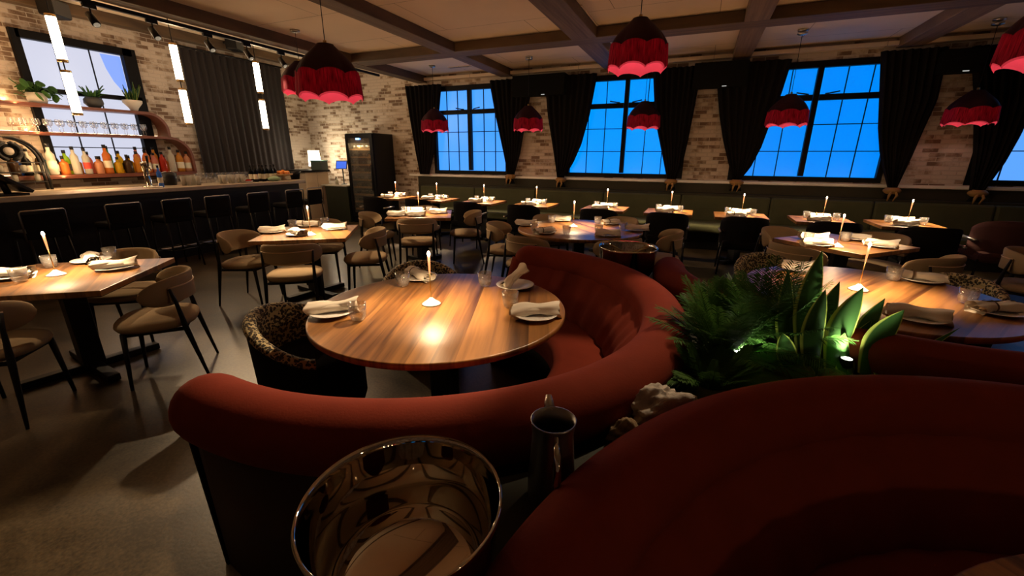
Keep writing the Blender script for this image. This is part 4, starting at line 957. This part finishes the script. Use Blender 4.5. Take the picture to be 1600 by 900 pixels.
def rock(name, c, r, mat, label, seed, rz=0):
    R_ = random.Random(seed); ph = [R_.uniform(0, 6) for _ in range(9)]
    def fn(u, v):
        a, b = 2 * PI * u, PI * v; x, y, z = math.sin(b) * math.cos(a), math.sin(b) * math.sin(a), -math.cos(b)
        k = 1 + .16 * math.sin(3.1 * x + ph[0] + 2 * y) + .12 * math.sin(5.3 * y + ph[1] + 3 * z) + .10 * math.sin(7.7 * z + ph[2] + 4 * x) + .05 * math.sin(15 * x + ph[3] + 13 * y) + .04 * math.sin(21 * y + ph[4] + 17 * z) + .03 * math.sin(33 * z + 29 * x + ph[5])
        return (x * r[0] * k, y * r[1] * k, max(-.3, z) * r[2] * k + .3 * r[2])
    o = MB().grid(fn, 48, 30, cu=True).build(name, mat); o.location = c; o.rotation_euler = (0, 0, rz)
    return tag(o, label, 'rock', 'rocks at the planter edge')
q = on_z(1030, 638, LZ + .05); rock('rock', (q.x, q.y, LZ + .03), (.125, .055, .07), M['stonerock'], 'pale rough rock wedged at the planter edge', 3, .9)
q = on_z(975, 674, LZ + .03); rock('rock', (q.x, q.y, LZ), (.055, .04, .05), M['brownrock'], 'small brown rough rock at the narrow end of the planter', 8, .9)
q = on_z(1066, 628, LZ + .05); rock('rock', (q.x + .02, q.y + .03, LZ + .03), (.03, .03, .03), M['stonerock'], 'little pale stone beside the pale rough rock', 5)

# palm: arching fronds
def frond(mb, base, d, ln, lift, droop, nl, lw, ll, R_):
    pts = []
    for k in range(13):
        s = k / 12; pts.append(base + Vector((d.x * ln * s, d.y * ln * s, lift * s - droop * s * s)))
    mb.tube(pts, [.004 * (1 - .8 * k / 12) for k in range(13)], 5)
    for k in range(nl):
        s = .22 + .78 * k / (nl - 1); i = min(int(s * 12), 11); f = s * 12 - i; p = pts[i].lerp(pts[i + 1], f); tg = (pts[i + 1] - pts[i]).normalized()
        for sg in (-1, 1):
            sd = Vector((-d.y, d.x, 0)) * sg; dir_ = (sd * .75 + tg * .75 + Vector((0, 0, .12 + R_.uniform(-.12, .12)))).normalized(); L_ = ll * (math.sin(PI * (.18 + .75 * s)) ** .7) * R_.uniform(.85, 1.1)
            wv = tg.cross(dir_).cross(dir_).normalized()
            e = [p, p + dir_ * L_ * .5 + Vector((0, 0, -.004)), p + dir_ * L_ + Vector((0, 0, -.25 * L_))]
            vs = [e[0] - wv * lw * .3, e[0] + wv * lw * .3, e[1] - wv * lw, e[1] + wv * lw, e[2]]
            mb.add(vs, [[0, 1, 3, 2], [2, 3, 4]], True, [(.3, 0), (.7, 0), (.3, .5), (.7, .5), (.5, 1)])
def palm(c, n, seed, h, spread, label, ll=.115):
    R_ = random.Random(seed); t = thing('palm_plant', label, 'palm', (c[0], c[1], LZ + .03), 0, 'palms in the planter'); 
    groups = [MB() for _ in range(n)]
    for k in range(n):
        a = 2 * PI * k / n * 2.4 + R_.uniform(-.3, .3); el = R_.uniform(.15, 1.0)
        d = Vector((math.cos(a), math.sin(a), 0)); b = Vector((d.x * .02, d.y * .02, 0))
        frond(groups[k], b, d, spread * R_.uniform(.55, 1.05) * (1.05 - .55 * el), h * (.45 + .65 * el) * R_.uniform(.9, 1.1), h * (.42 - .28 * el), 26, .0030, ll * R_.uniform(.8, 1.1), R_)
        groups[k].build('frond', M['palm'], t)
    MB().lathe([(0, -.03), (.03, -.03), (.028, .05), (.012, .12), (0, .12)], 10).build('stem', M['potgreen'], t)
    return t
palm((.19, 1.96), 64, 4, .36, .38, 'leafy green palm filling the left of the planter')
palm((.35, 2.12), 46, 9, .42, .35, 'darker taller palm behind the leafy palm in the planter')
q = on_z(1110, 606, LZ + .03); palm((q.x, q.y), 22, 21, .17, .24, 'low fern like palm at the front of the planter', .07)
for px, py, r, lab in ((1235, 578, .085, 'mound of green moss between the palm and the snake plants'), (1300, 584, .055, 'small mound of moss at the foot of the snake plants')):
    q = on_z(px, py, LZ + .05); R_ = random.Random(px)
    o = MB().grid(lambda u, v: ((r * math.sin(PI / 2 * v) * (1 + .12 * math.sin(5 * 2 * PI * u) + .07 * math.sin(11 * 2 * PI * u + 9 * v))) * math.cos(2 * PI * u), (r * .7 * math.sin(PI / 2 * v) * (1 + .12 * math.sin(4 * 2 * PI * u))) * math.sin(2 * PI * u), r * .7 * math.cos(PI / 2 * v) * (1 + .1 * math.sin(7 * 2 * PI * u + 12 * v))), 48, 14, cu=True).build('moss_mound', M['soil'])
    o.location = (q.x, q.y, LZ + .03); tag(o, lab, 'moss', 'moss in the planter')
# snake plants: each leaf runs from a foot to a tip
def snake(label, leaves):
    f0 = on_z(leaves[0][0], leaves[0][1], LZ + .03); t = thing('snake_plant', label, 'snake plant', f0, 0, 'snake plants in the planter')
    for bx, by, tx, ty, wd, dd, tw in leaves:
        b0 = on_z(bx, by, LZ + .03); dep = (b0 - Vector((0, 0, CAM_H))).dot(FWD); tp = at_depth(tx, ty, dep + dd); d = tp - b0; h = d.length; d.normalize()
        s_ = Vector((math.cos(tw), math.sin(tw), 0)); s_ = (s_ - d * s_.dot(d)).normalized(); nn = d.cross(s_)
        def fn(u, v):
            k = max(.012, (.50 + .50 * math.sin(PI * min(v, .5))) * (1 - max(0, (v - .42) / .58) ** 1.7))
            q = (u - .5) * 2; ang = .35 * math.sin(2.5 * v + tw * 3); sx = s_ * math.cos(ang) + nn * math.sin(ang); ny = nn * math.cos(ang) - s_ * math.sin(ang)
            return b0 - f0 + d * h * v + sx * wd * 1.12 * k * q + ny * (wd * .30 * k * (q * q - .4)) + nn * .03 * math.sin(PI * v)
        MB().grid(fn, 12, 24).build('leaf', M['snake'], t)
    return t
snake('snake plant with broad upright leaves in the middle of the planter', [(1258, 586, 1285, 391, .062, .05, .5), (1236, 580, 1232, 420, .045, .0, .2), (1285, 580, 1312, 440, .055, .06, .6), (1270, 590, 1290, 452, .055, -.06, .3), (1300, 586, 1349, 449, .068, .0, .35), (1246, 592, 1222, 520, .04, -.06, .2)])
snake('snake plant with yellow edged leaves at the right end of the planter', [(1352, 588, 1413, 484, .066, -.02, .30), (1340, 582, 1383, 466, .050, .06, .6), (1378, 590, 1402, 535, .05, .0, .1), (1325, 590, 1320, 520, .045, .03, .2), (1398, 582, 1500, 512, .014, .05, .3), (1330, 588, 1362, 500, .04, .08, .5)])
for k, (px, py, tx, ty, lab) in enumerate(((1152, 560, 1180, 480, 'small black uplight under the palm in the planter'), (1320, 572, 1340, 480, 'small black uplight under the snake plants in the planter'))):
    q = on_z(px, py, LZ + .06); t = thing('planter_uplight', lab, 'spotlight', (q.x, q.y, LZ + .03), 0, 'uplights in the planter')
    MB().tube([(0, 0, 0), (0, 0, .03)], .01).build('stake', M['black'], t); MB().lathe([(0, .03), (.022, .03), (.026, .065), (.022, .065), (0, .062)], 14).build('can', M['black'], t)
    MB().lathe([(0, .066), (.02, .066)], 14).build('lens', emit('uplight lens ' + str(k), (.9, 1, .8), 6), t)
    light('uplight_beam', 'SPOT', (0, 0, .075), (16, 22)[k], (1.0, 1.0, .74), .015, t, ((.16, .02, .42), (.02, .03, .6))[k], 2.0, .6)

# polished wine bowls and pitcher on the island
def wine_bowl(c, r, label):
    t = thing('wine_bowl', label, 'wine bowl', (c[0], c[1], LZ + .001), 0, 'polished steel wine bowls'); h = .245
    MB().lathe([(0, .018), (r * .70, .018), (r * .80, .03), (r * .88, .07), (r * .97, h - .02), (r * .985, h - .004), (r * 1.01, h + .002), (r * 1.025, h - .004), (r * 1.015, h - .016), (r * .99, h - .03), (r * .91, .07), (r * .83, .015), (r * .72, 0), (0, 0)], 96).build('bowl', M['chrome'], t)
    hd = MB()
    for s_ in (-1, 1): hd.tube([(s_ * r * .97, -.05, h - .06), (s_ * (r * 1.0 + .035), -.04, h - .055), (s_ * (r * 1.0 + .035), .04, h - .055), (s_ * r * .97, .05, h - .06)], .008)
    return t
q = on_z(629, 778, .945); wine_bowl((q.x, q.y), .196, 'large polished steel wine bowl close to the camera')
wine_bowl((-.43, 3.27), .215, 'polished steel wine bowl behind the near red booth')
q = on_z(865, 655, .95); t = thing('water_pitcher', 'slim steel water pitcher on the dark ledge beside the steel bowl', 'pitcher', (q.x, q.y, LZ), -.6)
MB().lathe([(0, 0), (.060, 0), (.064, .01), (.064, .06), (.058, .14), (.054, .21), (.058, .245), (.0595, .25), (.0565, .25), (.051, .21), (.055, .14), (.06, .06), (.058, .015), (0, .012)], 40).build('vessel', M['darksteel'], t)
MB().tube([(.05, -.03, .235), (.085, -.055, .22), (.105, -.068, .16), (.095, -.062, .10), (.06, -.038, .07)], [.007, .009, .010, .009, .007]).build('handle', M['chrome'], t)
MB().tube([(-.055, .030, .232), (-.075, .042, .25), (-.085, .048, .262)], [.016, .013, .008]).build('spout', M['steel'], t)

# ------------------------------------------------------------------ table settings
def make_plate():
    t = thing('plate', '', 'plate', (0, 0, 0), 0, 'white side plates')
    MB().lathe([(0, .006), (.055, .006), (.075, .010), (.112, .020), (.115, .023), (.110, .024), (.074, .015), (.055, .011), (0, .011)], 40).build('dish', M['white'], t); return t
def make_napkin(var):
    def f():
        t = thing('napkin', '', 'napkin', (0, 0, 0), 0, 'rolled cream napkins'); R_ = random.Random(var); ph = R_.uniform(0, 6)
        def fn(u, v):
            a = 2 * PI * u; x = -.125 + .25 * v; w_ = 1 + .12 * math.sin(3 * v * PI + ph) ; r = (.030 if var != 2 else .034) * w_ * (.80 + .35 * abs(2 * v - 1) ** 2)
            fold = 1 + .10 * math.sin(2 * a + ph) + .07 * math.sin(5 * a + 4 * v)
            sag = -.010 * (2 * v - 1) ** 2 * (1 if var else -.4)
            return (x + .012 * math.sin(a * 2 + ph) * abs(2 * v - 1), 1.25 * r * fold * math.cos(a) + .008 * math.sin(2 * PI * v + ph), .026 + .9 * r * fold * math.sin(a) + sag)
        MB().grid(fn, 28, 22, cu=True).build('cloth', M['napkin'], t)
        def inner(u, v):
            a = 2 * PI * 2.2 * u; r = .008 + .024 * u; return (-.126 + .252 * v, 1.2 * r * math.cos(a), .024 + .85 * r * math.sin(a))
        MB().grid(inner, 40, 1).build('inner_fold', M['napkin'], t)
        if var == 1:
            MB().grid(lambda u, v: (-.055 + .012 * v, .041 * math.cos(2 * PI * u), .026 + .031 * math.sin(2 * PI * u)), 20, 1, cu=True).build('tie', M['string'], t)
        return t
    return f
def make_candle():
    t = thing('candle_holder', '', 'candle', (0, 0, 0), 0, 'slim lit candles on cone bases')
    MB().lathe([(0, 0), (.055, 0), (.056, .004), (.040, .014), (.018, .030), (.009, .040), (0, .042)], 32).build('base', M['white'], t)
    MB().lathe([(0, -.0), (.057, 0.0005), (.0575, .003), (.055, .0045)], 32).build('foot_ring', M['black'], t)
    MB().tube([(0, 0, .04), (0, 0, .20)], .0035, 8).build('stem', M['brass'], t)
    MB().tube([(0, 0, .19), (0, 0, .23), (0, 0, .295)], [.0042, .006, .0085], 10).build('taper', M['waxglow'], t)
    MB().ell((0, 0, .308), (.009, .009, .017), 10, 8).build('flame', M['glow'], t)
    return t
pl = Kind(make_plate); nk = [Kind(make_napkin(k)) for k in range(3)]; cn = Kind(make_candle)
POS = {}
def setting(px, py, where, var=0, ang=None, ctr=None, xy=None, up=0.0):
    p = on_z(px, py, T_H + .012) if xy is None else Vector((xy[0], xy[1], 0))
    pl.put((p.x, p.y, T_H + .0005), 0, f'white plate at {where}', None, (1.12, 1.12, 1.0))
    d = Vector((p.x - ctr[0], p.y - ctr[1])); a = math.atan2(d.y, d.x) + PI / 2 if ang is None else ang
    o = nk[var].put((p.x, p.y, T_H + .012), a, scale=(1.05, 1.18, 1.18), label=f'rolled cream napkin at {where}')
    if up: o.rotation_euler = (0, -up, a); o.location.z += .085 * math.sin(up); o.scale = (.85, 1.0, 1.0)
def tumbler(px, py, where, xy=None):
    p = on_z(px, py, T_H + .002) if xy is None else Vector((xy[0], xy[1], 0))
    tum.put((p.x, p.y, T_H + .0005), 0, f'clear tumbler on {where}', 'clear tumblers on the tables', (1.18, 1.18, 1.12))
def candle(px, py, where, xy=None, power=None):
    p = on_z(px, py, T_H + .004) if xy is None else Vector((xy[0], xy[1], 0))
    o = cn.put((p.x, p.y, T_H + .0005), 0, f'slim lit candle on a white cone base on {where}')
    pw = power or P_CANDLE
    light('candle_light', 'POINT', (0, 0, .332), pw * .065, (1.0, .66, .35), .03, o)
    light('candle_pool', 'SPOT', (0, 0, .332), pw, (1.0, .70, .40), .032, o, (0, 0, 0), 2.2, .35)
c = RC['R1']
setting(520, 487, 'the left place of the near round table', 0, .75, c); setting(655, 433, 'the far left place of the near round table', 1, -.45, c)
setting(805, 446, 'the far right place of the near round table', 0, 1.2, c, up=.45); setting(836, 491, 'the right place of the near round table', 2, .55, c)
tumbler(560, 500, 'the near round table, in front of the left plate'); tumbler(630, 447, 'the near round table, beside the far left plate'); tumbler(758, 447, 'the near round table, left of the far right plate'); tumbler(797, 480, 'the near round table, between the two right plates')
candle(674, 474, 'the near round table', power=36)
c = TB['T1'][0]
setting(18, 432, 'the near side of the left edge table', 0, .64, c); setting(143, 407, 'the far side of the left edge table', 1, -.3, c); setting(181, 418, 'the right side of the left edge table', 0, 1.1, c)
tumbler(80, 418, 'the left edge table, behind the candle'); tumbler(33, 440, 'the left edge table, in front of the near plate'); tumbler(174, 404, 'the left edge table, behind the right plate')
candle(88, 429, 'the left edge table')
c = TB['T2'][0]
setting(426, 362, 'the left side of the table near the green cabinet', 0, .9, c); setting(482, 352, 'the far side of the table near the green cabinet', 1, .4, c); setting(466, 366, 'the near side of the table near the green cabinet', 2, -.3, c); setting(524, 357, 'the right side of the table near the green cabinet', 0, .7, c)
tumbler(458, 356, 'the table near the green cabinet, on the left'); tumbler(508, 352, 'the table near the green cabinet, on the right'); candle(486, 367, 'the table near the green cabinet')
c = TB['T3'][0]
setting(620, 336, 'the left side of the table near the fridge', 0, .8, c); setting(648, 329, 'the far side of the table near the fridge', 1, .4, c); setting(651, 336, 'the near side of the table near the fridge', 2, .4, c); setting(685, 332, 'the right side of the table near the fridge', 0, .6, c)
tumbler(632, 333, 'the table near the fridge, on the left'); tumbler(671, 333, 'the table near the fridge, on the right'); candle(655, 333.5, 'the table near the fridge')
c = RC['R2']
for px, py, wh, v, a in ((822, 351, 'left', 0, .3), (877, 344, 'far left', 2, .2), (851, 363, 'near left', 1, 1.0), (954, 349, 'far right', 1, .9), (950, 367, 'near right', 2, .3), (995, 359, 'right', 0, .35)): setting(px, py, f'the {wh} place of the far round table', v, a, c)
for px, py, wh in ((835, 360, 'by the left plate'), (862, 348, 'by the far left plate'), (934, 350, 'by the far right plate'), (935, 364, 'by the near right plate'), (973, 360, 'by the right plate'), (885, 366, 'by the near left plate')): tumbler(px, py, f'the far round table, {wh}')
candle(896, 354, 'the far round table', power=20)
c = TB['T4'][0]
for px, py, wh, v, a in ((1270, 373, 'far left', 0, .2), (1276, 382, 'near left', 2, .2), (1336, 373, 'far right', 1, -.3), (1375, 384, 'near right', 0, 0.0)): setting(px, py, f'the {wh} side of the far right square table', v, a, c)
tumbler(1320, 377, 'the far right square table, in the middle'); tumbler(1262, 378, 'the far right square table, on the left'); candle(1308, 385, 'the far right square table')
c = RC['R3']
for px, py, wh, v, a in ((1246, 420, 'far left', 0, .25), (1238, 458, 'left', 1, .6), (1432, 496, 'near', 2, -.12), (1438, 437, 'far right', 1, -.15), (1556, 486, 'right', 1, .45)): setting(px, py, f'the {wh} place of the right round table', v, a, c)
for px, py, wh in ((1256, 436, 'by the far left plate'), (1394, 438, 'by the far right plate'), (1509, 474, 'by the right plate')): tumbler(px, py, f'the right round table, {wh}')
candle(1341, 452, 'the right round table', power=18)
candle(0, 0, 'the round table at the bottom right', (1.24, .34), 8)
for k, (cx, y) in enumerate(BQ):
    wh = f'{ords[k]} bench table from the wine fridge'
    setting(0, 0, 'the bench side of ' + wh, k % 3, .1, (cx, y), (cx + .02, y + .20)); setting(0, 0, 'the chair side of ' + wh, (k + 1) % 3, .3, (cx, y), (cx - .06, y - .17))
    tumbler(0, 0, 'the left of ' + wh, (cx - .17, y + .07)); tumbler(0, 0, 'the right of ' + wh, (cx + .17, y - .02)); candle(0, 0, wh, (cx + .02, y + .02), 22)
